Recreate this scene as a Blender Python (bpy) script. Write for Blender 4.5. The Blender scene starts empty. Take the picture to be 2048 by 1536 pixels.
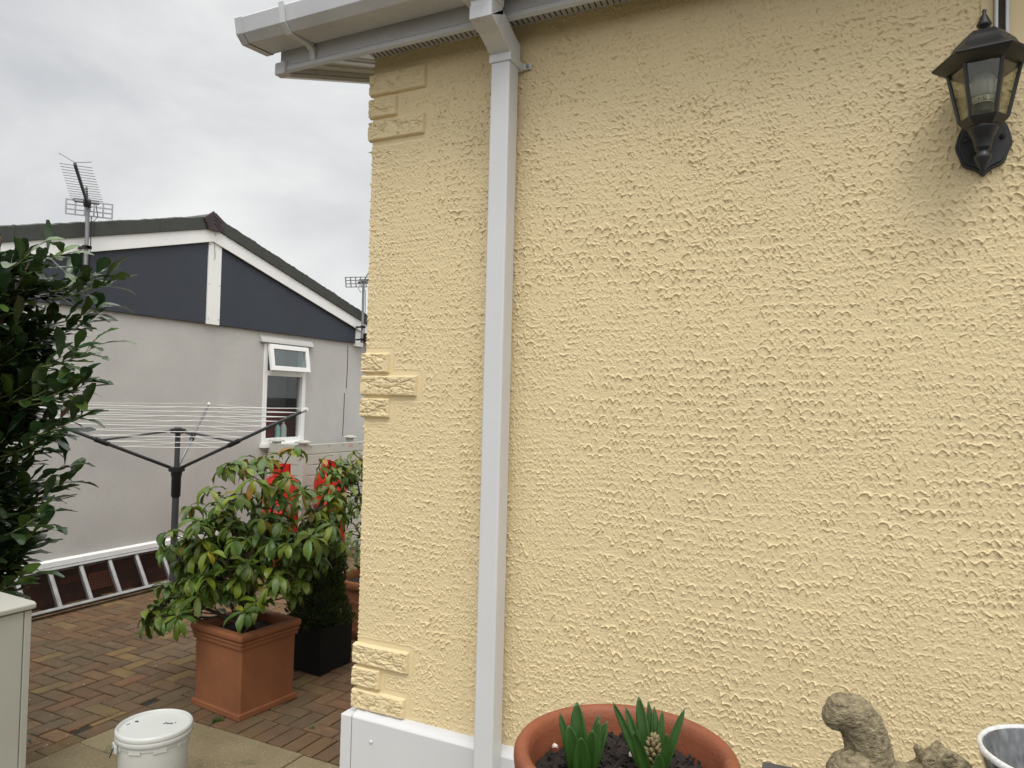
import bpy, bmesh, math, random
import numpy as np
from mathutils import Vector, Matrix, Quaternion
random.seed(11)
R = math.radians
scene = bpy.context.scene
COL = scene.collection

# ------------------------------------------------------------------ camera
CAM = Vector((1.5763, -2.0481, 1.75))
yaw, pitch, roll = R(26.173), R(1.368), R(1.423)
fw = Vector((-math.sin(yaw)*math.cos(pitch), math.cos(yaw)*math.cos(pitch), math.sin(pitch)))
rt = Vector((math.cos(yaw), math.sin(yaw), 0)); up = rt.cross(fw)
r2 = rt*math.cos(roll) + up*math.sin(roll); u2 = -rt*math.sin(roll) + up*math.cos(roll)
cd = bpy.data.cameras.new('camera'); cam = bpy.data.objects.new('camera', cd); COL.objects.link(cam)
M = Matrix((r2, u2, -fw)).transposed().to_4x4(); M.translation = CAM
cam.matrix_world = M
cd.sensor_fit = 'HORIZONTAL'; cd.sensor_width = 36; cd.lens = 1450/2048*36
cd.clip_start = .05; cd.clip_end = 2000
scene.camera = cam
scene.view_settings.view_transform = 'Standard'; scene.view_settings.look = 'None'
scene.view_settings.exposure = 0.0; scene.view_settings.gamma = 1
scene.view_settings.use_curve_mapping = False

# ------------------------------------------------------------------ sky + sun
SUN = Vector((.34, -.56, 1.02)).normalized()
el = math.asin(SUN.z); az = math.atan2(SUN.x, SUN.y)
w = bpy.data.worlds.new("World"); scene.world = w; w.use_nodes = True
nt = w.node_tree; N = nt.nodes; L = nt.links; N.clear()
out = N.new('ShaderNodeOutputWorld'); bg = N.new('ShaderNodeBackground')
L.new(bg.outputs[0], out.inputs[0])
sky = N.new('ShaderNodeTexSky'); sky.sky_type = 'NISHITA'; sky.sun_disc = False
sky.sun_elevation = el; sky.sun_rotation = az; sky.dust_density = 3
sc_ = N.new('ShaderNodeMix'); sc_.data_type = 'RGBA'; sc_.blend_type = 'MULTIPLY'; sc_.inputs[0].default_value = 1
L.new(sky.outputs[0], sc_.inputs[6]); sc_.inputs[7].default_value = (.08, .08, .08, 1)
tc = N.new('ShaderNodeTexCoord'); mp = N.new('ShaderNodeMapping'); mp.inputs['Scale'].default_value = (1, 1, 2.0)
mp.inputs['Location'].default_value = (3.1, 1.2, .4)
L.new(tc.outputs['Generated'], mp.inputs[0])
n1 = N.new('ShaderNodeTexNoise'); n1.inputs['Scale'].default_value = 2.2; n1.inputs['Detail'].default_value = 7
n1.inputs['Roughness'].default_value = .52; n1.inputs['Distortion'].default_value = .3
L.new(mp.outputs[0], n1.inputs['Vector'])
cr = N.new('ShaderNodeValToRGB')
cr.color_ramp.elements[0].position = .34; cr.color_ramp.elements[0].color = (.60, .615, .64, 1)
cr.color_ramp.elements[1].position = .66; cr.color_ramp.elements[1].color = (.97, .97, .955, 1)
L.new(n1.outputs[0], cr.inputs[0])
sx = N.new('ShaderNodeSeparateXYZ'); L.new(tc.outputs['Generated'], sx.inputs[0])
zr = N.new('ShaderNodeMapRange'); zr.inputs[1].default_value = .45; zr.inputs[2].default_value = 1.0
zr.inputs[3].default_value = 1.0; zr.inputs[4].default_value = 3.2; L.new(sx.outputs[2], zr.inputs[0])
dt = N.new('ShaderNodeVectorMath'); dt.operation = 'DOT_PRODUCT'; L.new(tc.outputs['Generated'], dt.inputs[0])
dt.inputs[1].default_value = Vector((.58, -.55, .45)).normalized()
dr = N.new('ShaderNodeMapRange'); dr.inputs[1].default_value = .1; dr.inputs[2].default_value = 1
dr.inputs[3].default_value = 0; dr.inputs[4].default_value = .95; L.new(dt.outputs['Value'], dr.inputs[0])
ad = N.new('ShaderNodeMath'); ad.operation = 'ADD'; L.new(zr.outputs[0], ad.inputs[0]); L.new(dr.outputs[0], ad.inputs[1])
vm = N.new('ShaderNodeVectorMath'); vm.operation = 'SCALE'; L.new(cr.outputs[0], vm.inputs[0]); L.new(ad.outputs[0], vm.inputs['Scale'])
mx = N.new('ShaderNodeMix'); mx.data_type = 'RGBA'; mx.inputs[0].default_value = .92
L.new(sc_.outputs[2], mx.inputs[6]); L.new(vm.outputs[0], mx.inputs[7])
L.new(mx.outputs[2], bg.inputs[0]); bg.inputs[1].default_value = 1.0
sd = bpy.data.lights.new('sun', 'SUN'); sd.energy = 1.3; sd.angle = R(23); sd.color = (1, .965, .91)
so = bpy.data.objects.new('sun', sd); COL.objects.link(so)
so.rotation_euler = SUN.to_track_quat('Z', 'Y').to_euler(); so.location = (0, -5, 8)

# ------------------------------------------------------------------ materials
def mat(name, col, rough=.7, var=.12, vs=6, bump=0, bs=60, metal=0, spec=.5, col2=None, stretch=(1, 1, 1),
        spots=None, attr=None, transl=0, coat=0, bdist=.004, fine=0):
    m = bpy.data.materials.new(name); m.use_nodes = True
    t = m.node_tree; n = t.nodes; l = t.links
    b = n['Principled BSDF']; b.inputs['Roughness'].default_value = rough; b.inputs['Metallic'].default_value = metal
    b.inputs['Specular IOR Level'].default_value = spec
    if coat: b.inputs['Coat Weight'].default_value = coat; b.inputs['Coat Roughness'].default_value = .12
    tc = n.new('ShaderNodeTexCoord'); mp = n.new('ShaderNodeMapping'); mp.inputs['Scale'].default_value = stretch
    l.new(tc.outputs['Object'], mp.inputs[0])
    no = n.new('ShaderNodeTexNoise'); no.inputs['Scale'].default_value = vs; no.inputs['Detail'].default_value = 6
    no.inputs['Roughness'].default_value = .6
    l.new(mp.outputs[0], no.inputs['Vector'])
    r = n.new('ShaderNodeValToRGB'); r.color_ramp.elements[0].position = .3; r.color_ramp.elements[1].position = .7
    c2 = col2 or tuple(c*(1+var) for c in col); c1 = col if col2 else tuple(c*(1-var) for c in col)
    r.color_ramp.elements[0].color = (*c1, 1); r.color_ramp.elements[1].color = (*c2, 1)
    l.new(no.outputs[0], r.inputs[0]); cur = r.outputs[0]
    if attr:
        a = n.new('ShaderNodeAttribute'); a.attribute_name = attr
        k = n.new('ShaderNodeMix'); k.data_type = 'RGBA'; k.blend_type = 'MULTIPLY'; k.inputs[0].default_value = 1
        l.new(cur, k.inputs[6]); l.new(a.outputs['Color'], k.inputs[7]); cur = k.outputs[2]
    if spots:   # (scale, threshold, colour, strength)
        for (ss, th, sc, st) in spots:
            q = n.new('ShaderNodeTexNoise'); q.inputs['Scale'].default_value = ss; q.inputs['Detail'].default_value = 5
            q.inputs['Roughness'].default_value = .7; l.new(mp.outputs[0], q.inputs['Vector'])
            g = n.new('ShaderNodeMapRange'); g.inputs[1].default_value = th; g.inputs[2].default_value = th+.06
            g.inputs[3].default_value = 0; g.inputs[4].default_value = st; l.new(q.outputs[0], g.inputs[0])
            k = n.new('ShaderNodeMix'); k.data_type = 'RGBA'; l.new(g.outputs[0], k.inputs[0])
            l.new(cur, k.inputs[6]); k.inputs[7].default_value = (*sc, 1); cur = k.outputs[2]
    l.new(cur, b.inputs['Base Color'])
    rr = n.new('ShaderNodeMapRange'); rr.inputs[3].default_value = max(.02, rough-.1); rr.inputs[4].default_value = min(1, rough+.1)
    l.new(no.outputs[0], rr.inputs[0]); l.new(rr.outputs[0], b.inputs['Roughness'])
    if bump:
        bn = n.new('ShaderNodeTexNoise'); bn.inputs['Scale'].default_value = bs; bn.inputs['Detail'].default_value = 5
        l.new(mp.outputs[0], bn.inputs['Vector'])
        bp = n.new('ShaderNodeBump'); bp.inputs['Strength'].default_value = bump; bp.inputs['Distance'].default_value = bdist
        l.new(bn.outputs[0], bp.inputs['Height'])
        if fine:
            b2 = n.new('ShaderNodeTexNoise'); b2.inputs['Scale'].default_value = fine; b2.inputs['Detail'].default_value = 2
            l.new(mp.outputs[0], b2.inputs['Vector'])
            bq = n.new('ShaderNodeBump'); bq.inputs['Strength'].default_value = bump*.8; bq.inputs['Distance'].default_value = .0015
            l.new(b2.outputs[0], bq.inputs['Height']); l.new(bp.outputs[0], bq.inputs['Normal']); bp = bq
        l.new(bp.outputs[0], b.inputs['Normal'])
    if transl:
        o = n['Material Output']; tr = n.new('ShaderNodeBsdfTranslucent'); l.new(cur, tr.inputs[0])
        ms = n.new('ShaderNodeMixShader'); ms.inputs[0].default_value = transl
        l.new(b.outputs[0], ms.inputs[1]); l.new(tr.outputs[0], ms.inputs[2]); l.new(ms.outputs[0], o.inputs[0])
    return m

def glass(name, tint=(.9, .95, .93), refl=.5):
    m = bpy.data.materials.new(name); m.use_nodes = True
    t = m.node_tree; n = t.nodes; l = t.links; n.remove(n['Principled BSDF'])
    tr = n.new('ShaderNodeBsdfTransparent'); tr.inputs[0].default_value = (*tint, 1)
    gl = n.new('ShaderNodeBsdfGlossy'); gl.inputs['Roughness'].default_value = .02
    fr = n.new('ShaderNodeFresnel'); fr.inputs[0].default_value = 1.5
    no = n.new('ShaderNodeTexNoise'); no.inputs['Scale'].default_value = 9
    a = n.new('ShaderNodeMath'); a.operation = 'MULTIPLY_ADD'; a.inputs[1].default_value = refl*3; a.inputs[2].default_value = .02
    l.new(fr.outputs[0], a.inputs[0])
    a2 = n.new('ShaderNodeMath'); a2.operation = 'MULTIPLY_ADD'; a2.inputs[1].default_value = .04; l.new(no.outputs[0], a2.inputs[0]); l.new(a.outputs[0], a2.inputs[2])
    ms = n.new('ShaderNodeMixShader'); l.new(a2.outputs[0], ms.inputs[0]); l.new(tr.outputs[0], ms.inputs[1]); l.new(gl.outputs[0], ms.inputs[2])
    l.new(ms.outputs[0], n['Material Output'].inputs[0])
    return m

YEL = (.675, .55, .325)
m_stucco = mat('yellow_render', YEL, .62, .035, 1.3, .6, 430, spec=.35, bdist=.0016, spots=[(.9, .60, (.65, .54, .34), .35), (2.6, .60, (.625, .50, .285), .35), (55, .70, (.53, .42, .24), .25)])
m_upvc = mat('white_upvc', (.575, .58, .585), .35, .03, 3, .05, 30, spots=[(40, .70, (.35, .34, .30), .35)])
m_upvc_dirty = mat('weathered_white_upvc', (.52, .525, .54), .42, .10, 5, .08, 40, stretch=(1, 1, 1),
                   spots=[(26, .62, (.30, .29, .26), .5), (7, .60, (.46, .45, .42), .5)])
m_black = mat('black_metal', (.012, .012, .013), .42, .2, 20, .1, 200)
m_dark = mat('dark_grey_paint', (.05, .052, .056), .5, .12, 8, .1, 120)
m_greywall = mat('grey_render', (.50, .49, .465), .8, .09, 1.6, .9, 110, bdist=.006, spots=[(1.3, .56, (.50, .475, .455), .6), (2.2, .60, (.44, .445, .41), .5), (14, .69, (.40, .39, .37), .5)], fine=420)
m_navy = mat('navy_cladding', (.033, .040, .054), .6, .12, 2, .6, 110, bdist=.005, fine=300)
m_white = mat('white_board', (.84, .84, .82), .45, .04, 3, .05, 20, spots=[(9, .66, (.50, .49, .46), .45)])
m_verge = mat('mossy_verge', (.05, .055, .05), .85, .2, 8, .5, 60, col2=(.062, .066, .056), spots=[(14, .55, (.043, .052, .028), .6), (38, .66, (.16, .17, .13), .6)])
m_cap = mat('brown_ridge_cap', (.042, .026, .028), .45, .15, 6)
m_brick = None
m_alu = mat('aluminium', (.40, .40, .39), .38, .18, 12, .2, 50, metal=.75, spots=[(22, .64, (.72, .71, .68), .8), (16, .68, (.10, .10, .10), .7)])
m_terra = mat('terracotta', (.235, .086, .034), .72, .14, 5, .2, 90, spots=[(7, .58, (.25, .095, .040), .5), (20, .64, (.32, .18, .10), .35), (4, .63, (.13, .055, .03), .5)])
m_terra2 = mat('red_terracotta', (.215, .062, .025), .62, .14, 9, .3, 160, spots=[(14, .60, (.27, .11, .055), .5), (5, .60, (.15, .062, .022), .5), (70, .66, (.10, .035, .02), .5)])
m_soil = mat('dark_soil', (.018, .012, .009), .95, .5, 60, 1.0, 90, bdist=.008, spots=[(70, .66, (.05, .03, .02), .8)])
m_pblack = mat('black_planter', (.006, .0065, .007), .65, .3, 6, .1, 80, spec=.25, spots=[(12, .68, (.018, .018, .018), .6)])
m_bark = mat('bark', (.055, .038, .026), .85, .35, 30, .5, 90)
m_bark2 = mat('young_stem', (.13, .15, .05), .6, .3, 25, .2, 90)
m_leaf = mat('shrub_leaf', (.105, .145, .022), .42, .2, 14, .25, 45, attr='tint', transl=.22, spec=.5)
m_laurel = mat('laurel_leaf', (.028, .052, .018), .24, .2, 10, .2, 35, attr='tint', transl=.10, spec=.65)
m_conif = mat('conifer_foliage', (.045, .075, .016), .7, .3, 14, attr='tint', transl=.1)
m_hyac = mat('hyacinth_leaf', (.032, .088, .014), .42, .2, 30, .15, 60, transl=.18, stretch=(3, 3, .6))
m_bud = mat('hyacinth_bud', (.12, .135, .04), .6, .3, 120, .3, 300, col2=(.21, .125, .075))
m_red = mat('red_gas_paint', (.50, .012, .009), .35, .12, 5, .1, 50, spots=[(16, .66, (.30, .02, .02), .6)])
m_fence = mat('grey_green_plastic', (.47, .47, .41), .5, .05, 4, .05, 40)
m_bucket = mat('bucket_plastic', (.56, .57, .54), .4, .03, 4, .08, 30, transl=.12, spots=[(18, .68, (.40, .39, .34), .5), (9, .62, (.47, .46, .41), .5)])
m_cab = mat('cream_cabinet', (.36, .355, .305), .55, .05, 3, .1, 200, spots=[(60, .72, (.18, .17, .14), .5)])
m_line = mat('white_line', (.70, .70, .66), .6, .05)
m_stone = mat('weathered_stone', (.085, .064, .034), .95, .3, 75, 1.0, 240, col2=(.36, .30, .18), bdist=.004, stretch=(1, 1, 2.2),
              spots=[(60, .60, (.07, .055, .035), .8), (25, .62, (.14, .13, .045), .6), (45, .68, (.36, .33, .24), .6)])
m_bowl = mat('streaked_glaze', (.022, .023, .025), .25, .5, 16, .1, 40, col2=(.20, .205, .21), stretch=(3, 3, .7), coat=.6)
m_table = mat('charcoal_table', (.055, .055, .062), .55, .12, 14, .1, 200)
m_slab = mat('buff_slab', (.170, .135, .070), .9, .16, 3.5, 1.0, 150, bdist=.004, col2=(.235, .195, .115), attr='tint',
             spots=[(4, .58, (.10, .095, .05), .6), (75, .55, (.34, .29, .17), .55), (60, .60, (.10, .082, .045), .5), (30, .68, (.07, .06, .04), .5)], fine=500)
m_paver = mat('block_paver', (.82, .82, .82), .88, .18, 11, .6, 150, attr='tint', bdist=.003, fine=450,
              spots=[(160, .66, (.26, .22, .17), .5), (1.6, .50, (.105, .092, .052), .38), (7, .58, (.085, .062, .042), .45), (30, .66, (.05, .04, .03), .5)])
m_ground = mat('bare_ground', (.030, .026, .020), .95, .3, 20, .5, 120, spots=[(6, .6, (.03, .04, .015), .5)])
m_lampglass = glass('lantern_glass', (.90, .90, .84), .05)
m_winglass = glass('window_glass', (.88, .90, .89), .03)
m_sashglass = glass('sash_glass', (.84, .90, .88), .16)
m_bulb = mat('bulb_glass', (.36, .36, .34), .12, .08, 40, spec=.8, transl=.35, coat=.5)
m_bulb2 = mat('white_glaze_rim', (.58, .58, .57), .25, .25, 60, coat=.5, spots=[(50, .60, (.06, .06, .065), .8)])
m_bulbbase = mat('bulb_socket', (.09, .085, .07), .5, .1)
m_label = mat('bulb_label', (.72, .71, .64), .5, .05)
m_ink = mat('printed_ink', (.03, .03, .03), .6, .1)
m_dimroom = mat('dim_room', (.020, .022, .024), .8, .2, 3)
m_greycurt = mat('grey_blind', (.11, .12, .125), .8, .15, 3)
m_maroon = mat('maroon_cloth', (.20, .030, .045), .85, .25, 8)
m_teal = mat('teal_bottle', (.35, .62, .58), .35, .1, 10)
m_pale = mat('pale_bottle', (.62, .65, .62), .4, .1, 10)
m_chip = mat('pale_chip', (.46, .42, .35), .8, .2, 60)
m_mesh = mat('aerial_metal', (.27, .275, .28), .45, .1, 20, metal=.5)
m_cable = mat('black_cable', (.02, .02, .02), .5, .1)
m_tape = mat('pink_label', (.55, .33, .30), .6, .1)

def brick_material():
    m = bpy.data.materials.new('dark_brickwork'); m.use_nodes = True
    t = m.node_tree; n = t.nodes; l = t.links; b = n['Principled BSDF']; b.inputs['Roughness'].default_value = .85
    tc = n.new('ShaderNodeTexCoord'); mp = n.new('ShaderNodeMapping'); mp.inputs['Rotation'].default_value = (R(90), 0, R(90))
    sp = n.new('ShaderNodeSeparateXYZ'); cb = n.new('ShaderNodeCombineXYZ'); l.new(tc.outputs['Object'], sp.inputs[0])
    l.new(sp.outputs[1], cb.inputs[0]); l.new(sp.outputs[2], cb.inputs[1])
    br = n.new('ShaderNodeTexBrick'); br.inputs['Scale'].default_value = 1; br.inputs['Brick Width'].default_value = .225
    br.inputs['Row Height'].default_value = .075; br.inputs['Mortar Size'].default_value = .006
    br.inputs['Color1'].default_value = (.085, .030, .020, 1); br.inputs['Color2'].default_value = (.050, .022, .016, 1)
    br.inputs['Mortar'].default_value = (.035, .028, .022, 1); l.new(cb.outputs[0], br.inputs['Vector'])
    no = n.new('ShaderNodeTexNoise'); no.inputs['Scale'].default_value = 25; l.new(tc.outputs['Object'], no.inputs['Vector'])
    k = n.new('ShaderNodeMix'); k.data_type = 'RGBA'; k.blend_type = 'MULTIPLY'; k.inputs[0].default_value = .5
    l.new(br.outputs[0], k.inputs[6]); l.new(no.outputs[0], k.inputs[7]); l.new(k.outputs[2], b.inputs['Base Color'])
    bp = n.new('ShaderNodeBump'); bp.invert = True; bp.inputs['Strength'].default_value = .7; bp.inputs['Distance'].default_value = .006
    l.new(br.outputs['Fac'], bp.inputs['Height']); l.new(bp.outputs[0], b.inputs['Normal'])
    return m
m_brick = brick_material()

# ------------------------------------------------------------------ object helpers
def tag(o, label=None, cat=None, group=None, kind=None):
    if label: o['label'] = label
    if cat: o['category'] = cat
    if group: o['group'] = group
    if kind: o['kind'] = kind
    return o
def thing(name, label, cat, loc=(0, 0, 0), group=None):
    o = bpy.data.objects.new(name, None); COL.objects.link(o); o.location = loc; o.empty_display_size = .1
    return tag(o, label, cat, group)
def place(o, parent):
    if parent:
        o.parent = parent
        p = Vector((0, 0, 0)); q = parent
        while q: p += q.location; q = q.parent
        o.location = -p
    return o

class MB:
    """collects shapes in world coordinates, links them as one mesh object"""
    def __init__(s): s.v = []; s.f = []; s.c = []; s.col = None
    def add(s, vs, fs, col=None):
        k = len(s.v); s.v += [tuple(v) for v in vs]; s.f += [tuple(i+k for i in f) for f in fs]
        s.c += [col or s.col or (1, 1, 1)]*len(vs); return s
    def box(s, x0, x1, y0, y1, z0, z1):
        return s.add([(x, y, z) for z in (z0, z1) for y in (y0, y1) for x in (x0, x1)],
                     [(0, 2, 3, 1), (4, 5, 7, 6), (0, 1, 5, 4), (2, 6, 7, 3), (0, 4, 6, 2), (1, 3, 7, 5)])
    def obox(s, c, ax, ay, az, sx, sy, sz):
        c = Vector(c); ax = Vector(ax)*sx/2; ay = Vector(ay)*sy/2; az = Vector(az)*sz/2
        return s.add([c+i*ax+j*ay+k*az for k in (-1, 1) for j in (-1, 1) for i in (-1, 1)],
                     [(0, 2, 3, 1), (4, 5, 7, 6), (0, 1, 5, 4), (2, 6, 7, 3), (0, 4, 6, 2), (1, 3, 7, 5)])
    def tube(s, pts, rad, n=8, cap=True):
        pts = [Vector(p) for p in pts]; rs = rad if isinstance(rad, (list, tuple)) else [rad]*len(pts)
        vs = []; fs = []; prev = None
        for i, p in enumerate(pts):
            d = (pts[min(i+1, len(pts)-1)]-pts[max(i-1, 0)]).normalized()
            if prev is None:
                a = d.orthogonal().normalized()
            else:
                a = (prev - d*prev.dot(d)).normalized()
            prev = a; b = d.cross(a)
            for k in range(n):
                t = 2*math.pi*k/n; vs.append(p+(a*math.cos(t)+b*math.sin(t))*rs[i])
        for i in range(len(pts)-1):
            for k in range(n):
                fs.append((i*n+k, i*n+(k+1) % n, (i+1)*n+(k+1) % n, (i+1)*n+k))
        if cap: fs.append(tuple(range(n-1, -1, -1))); fs.append(tuple((len(pts)-1)*n+k for k in range(n)))
        return s.add(vs, fs)
    def lathe(s, prof, c=(0, 0, 0), n=32, rot=0, cap=True):
        vs = []; fs = []
        for (r_, z) in prof:
            for k in range(n):
                t = 2*math.pi*k/n+rot; vs.append((c[0]+r_*math.cos(t), c[1]+r_*math.sin(t), c[2]+z))
        for i in range(len(prof)-1):
            for k in range(n):
                fs.append((i*n+k, i*n+(k+1) % n, (i+1)*n+(k+1) % n, (i+1)*n+k))
        if cap:
            if prof[0][0] > 0: fs.append(tuple(range(n-1, -1, -1)))
            if prof[-1][0] > 0: fs.append(tuple((len(prof)-1)*n+k for k in range(n)))
        return s.add(vs, fs)
    def prism(s, poly, axis, a, b):
        """poly of (p,q) in the two other axes, extruded along axis between a and b"""
        def P(t, p, q): return {'x': (t, p, q), 'y': (p, t, q), 'z': (p, q, t)}[axis]
        n = len(poly); vs = [P(a, *q) for q in poly]+[P(b, *q) for q in poly]
        return s.add(vs, [tuple(range(n-1, -1, -1)), tuple(range(n, 2*n))]+[(i, (i+1) % n, n+(i+1) % n, n+i) for i in range(n)])
    def build(s, name, m, parent=None, smooth=False, bevel=0, seg=2, auto=None):
        me = bpy.data.meshes.new(name); me.from_pydata(s.v, [], s.f); me.validate()
        if any(c != (1, 1, 1) for c in s.c) and len(me.vertices) == len(s.c):
            at = me.color_attributes.new('tint', 'FLOAT_COLOR', 'POINT')
            at.data.foreach_set('color', np.array([(*c, 1) for c in s.c], dtype=np.float32).ravel())
        bm = bmesh.new(); bm.from_mesh(me); bmesh.ops.recalc_face_normals(bm, faces=bm.faces); bm.to_mesh(me); bm.free()
        me.materials.append(m)
        if smooth: me.polygons.foreach_set('use_smooth', [True]*len(me.polygons))
        o = bpy.data.objects.new(name, me); COL.objects.link(o)
        if bevel:
            b = o.modifiers.new('bevel', 'BEVEL'); b.width = bevel; b.segments = seg; b.limit_method = 'ANGLE'; b.angle_limit = R(35)
            me.polygons.foreach_set('use_smooth', [True]*len(me.polygons)); b.harden_normals = True
        elif smooth and auto:
            me.set_sharp_from_angle(angle=R(auto))
        return place(o, parent)

def grid_object(name, blocks, m, parent=None):
    """blocks: list of [ny,nx,3] arrays -> one mesh"""
    V = []; F = []; k = 0
    for P in blocks:
        ny, nx = P.shape[:2]; V.append(P.reshape(-1, 3)); idx = np.arange(ny*nx).reshape(ny, nx)+k
        F.append(np.stack([idx[:-1, :-1], idx[:-1, 1:], idx[1:, 1:], idx[1:, :-1]], -1).reshape(-1, 4)); k += ny*nx
    V = np.concatenate(V).astype(np.float32); F = np.concatenate(F).astype(np.int32)
    me = bpy.data.meshes.new(name); me.vertices.add(len(V)); me.vertices.foreach_set('co', V.ravel())
    me.loops.add(F.size); me.loops.foreach_set('vertex_index', F.ravel())
    me.polygons.add(len(F)); me.polygons.foreach_set('loop_start', np.arange(0, F.size, 4, dtype=np.int32))
    me.polygons.foreach_set('loop_total', np.full(len(F), 4, dtype=np.int32))
    me.polygons.foreach_set('use_smooth', np.ones(len(F), dtype=bool))
    me.update(calc_edges=True); me.materials.append(m)
    o = bpy.data.objects.new(name, me); COL.objects.link(o)
    return place(o, parent)

_lat = {}
def vn(x, y, s, seed=0):
    """value noise -1..1, cell size s"""
    if seed not in _lat: _lat[seed] = np.random.default_rng(seed+1000).uniform(-1, 1, (512, 512)).astype(np.float32)
    A = _lat[seed]; X = x/s; Y = y/s; i = np.floor(X).astype(np.int64); j = np.floor(Y).astype(np.int64)
    fx = X-i; fy = Y-j; fx = fx*fx*(3-2*fx); fy = fy*fy*(3-2*fy)
    i0 = i % 512; i1 = (i+1) % 512; j0 = j % 512; j1 = (j+1) % 512
    return (A[j0, i0]*(1-fx)+A[j0, i1]*fx)*(1-fy)+(A[j1, i0]*(1-fx)+A[j1, i1]*fx)*fy
def fbm(x, y, s, seed=0, oct=3):
    r_ = 0; a = 1; t = 0
    for k in range(oct): r_ = r_+a*vn(x+17.3*k, y-9.1*k, s/2**k, seed+k); t += a; a *= .5
    return r_/t

# ================================================================== SETTING: ground
g = MB(); g.box(-400, 400, -400, 400, -.5, -.012); o = g.build('ground', m_ground); tag(o, kind='structure')

# herringbone block paving
def blk(mb, x0, x1, y0, y1, col, dz=0, gap=.0040, ch=.006):
    x0 += gap; x1 -= gap; y0 += gap; y1 -= gap
    tx, ty = random.uniform(-.0012, .0012), random.uniform(-.0012, .0012); z = dz+random.uniform(-.0015, .0015)
    V = []
    for (e, zz) in ((0, -.03), (0, -.004), (ch, 0)):
        for (X, Y, sx_, sy_) in ((x0+e, y0+e, -1, -1), (x1-e, y0+e, 1, -1), (x1-e, y1-e, 1, 1), (x0+e, y1-e, -1, 1)):
            V.append((X, Y, z+zz+tx*sx_+ty*sy_))
    mb.add(V, [(0, 1, 5, 4), (1, 2, 6, 5), (2, 3, 7, 6), (3, 0, 4, 7), (4, 5, 9, 8), (5, 6, 10, 9), (6, 7, 11, 10), (7, 4, 8, 11), (8, 9, 10, 11)], col)
def pcol():
    c = random.choice([(.170, .104, .058)]*3+[(.158, .100, .058)]*3+[(.180, .112, .060)]*2+[(.150, .098, .060), (.176, .098, .054), (.146, .104, .066), (.205, .140, .062)])
    k = random.uniform(.82, 1.12); return (c[0]*k*1.06, c[1]*k*.99, c[2]*k*.86)
pv = MB(); u = .1
def solid(x, y): return not (x > -2.03 and y < .945)
for i in range(-46, 0):
    for j in range(-12, 76):
        c = (i-j) % 4
        if c == 0: x0, x1, y0, y1 = i*u, i*u+.2, j*u, j*u+.1
        elif c == 3: x0, x1, y0, y1 = i*u, i*u+.1, j*u, j*u+.2
        else: continue
        x0, x1, y0, y1 = x0+.02, x1+.02, y0+.045, y1+.045
        if not (solid((x0+x1)/2, (y0+y1)/2)): continue
        if x1 > 0.0 or x0 < -4.42: continue
        if x1 > -2.03 and y0 < .945:
            if y1 > .945 and (x0+x1)/2 > -2.03: y0 = .945
            if (y0+y1)/2 < .945: x1 = min(x1, -2.03)
        if x1-x0 < .03 or y1-y0 < .03: continue
        blk(pv, x0, x1, y0, y1, pcol())
x = -2.03
while x < -.02:
    blk(pv, x, x+.1, .745, .945, tuple(v*.9 for v in pcol())); x += .1
y = .745
while y > -2: blk(pv, -2.03, -1.93, y-.2, y, tuple(v*.85 for v in pcol())); y -= .2
o = pv.build('path', m_paver); tag(o, kind='structure')

# buff slabs
sl = MB()
xs = [-1.93, -1.48, -.88, -.28, .32, .92, 1.52, 2.12, 2.72, 3.32]; ys = [.742, .30, -.30, -.90, -1.50, -2.10, -2.70, -3.3]
for a in range(len(xs)-1):
    for b in range(len(ys)-1):
        k = random.uniform(.88, 1.1)
        blk(sl, xs[a], xs[a+1], ys[b+1], ys[b], (k, k*random.uniform(.97, 1.02), k*random.uniform(.9, 1.05)), gap=.002, ch=.004)
o = sl.build('patio', m_slab); tag(o, kind='structure')

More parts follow.
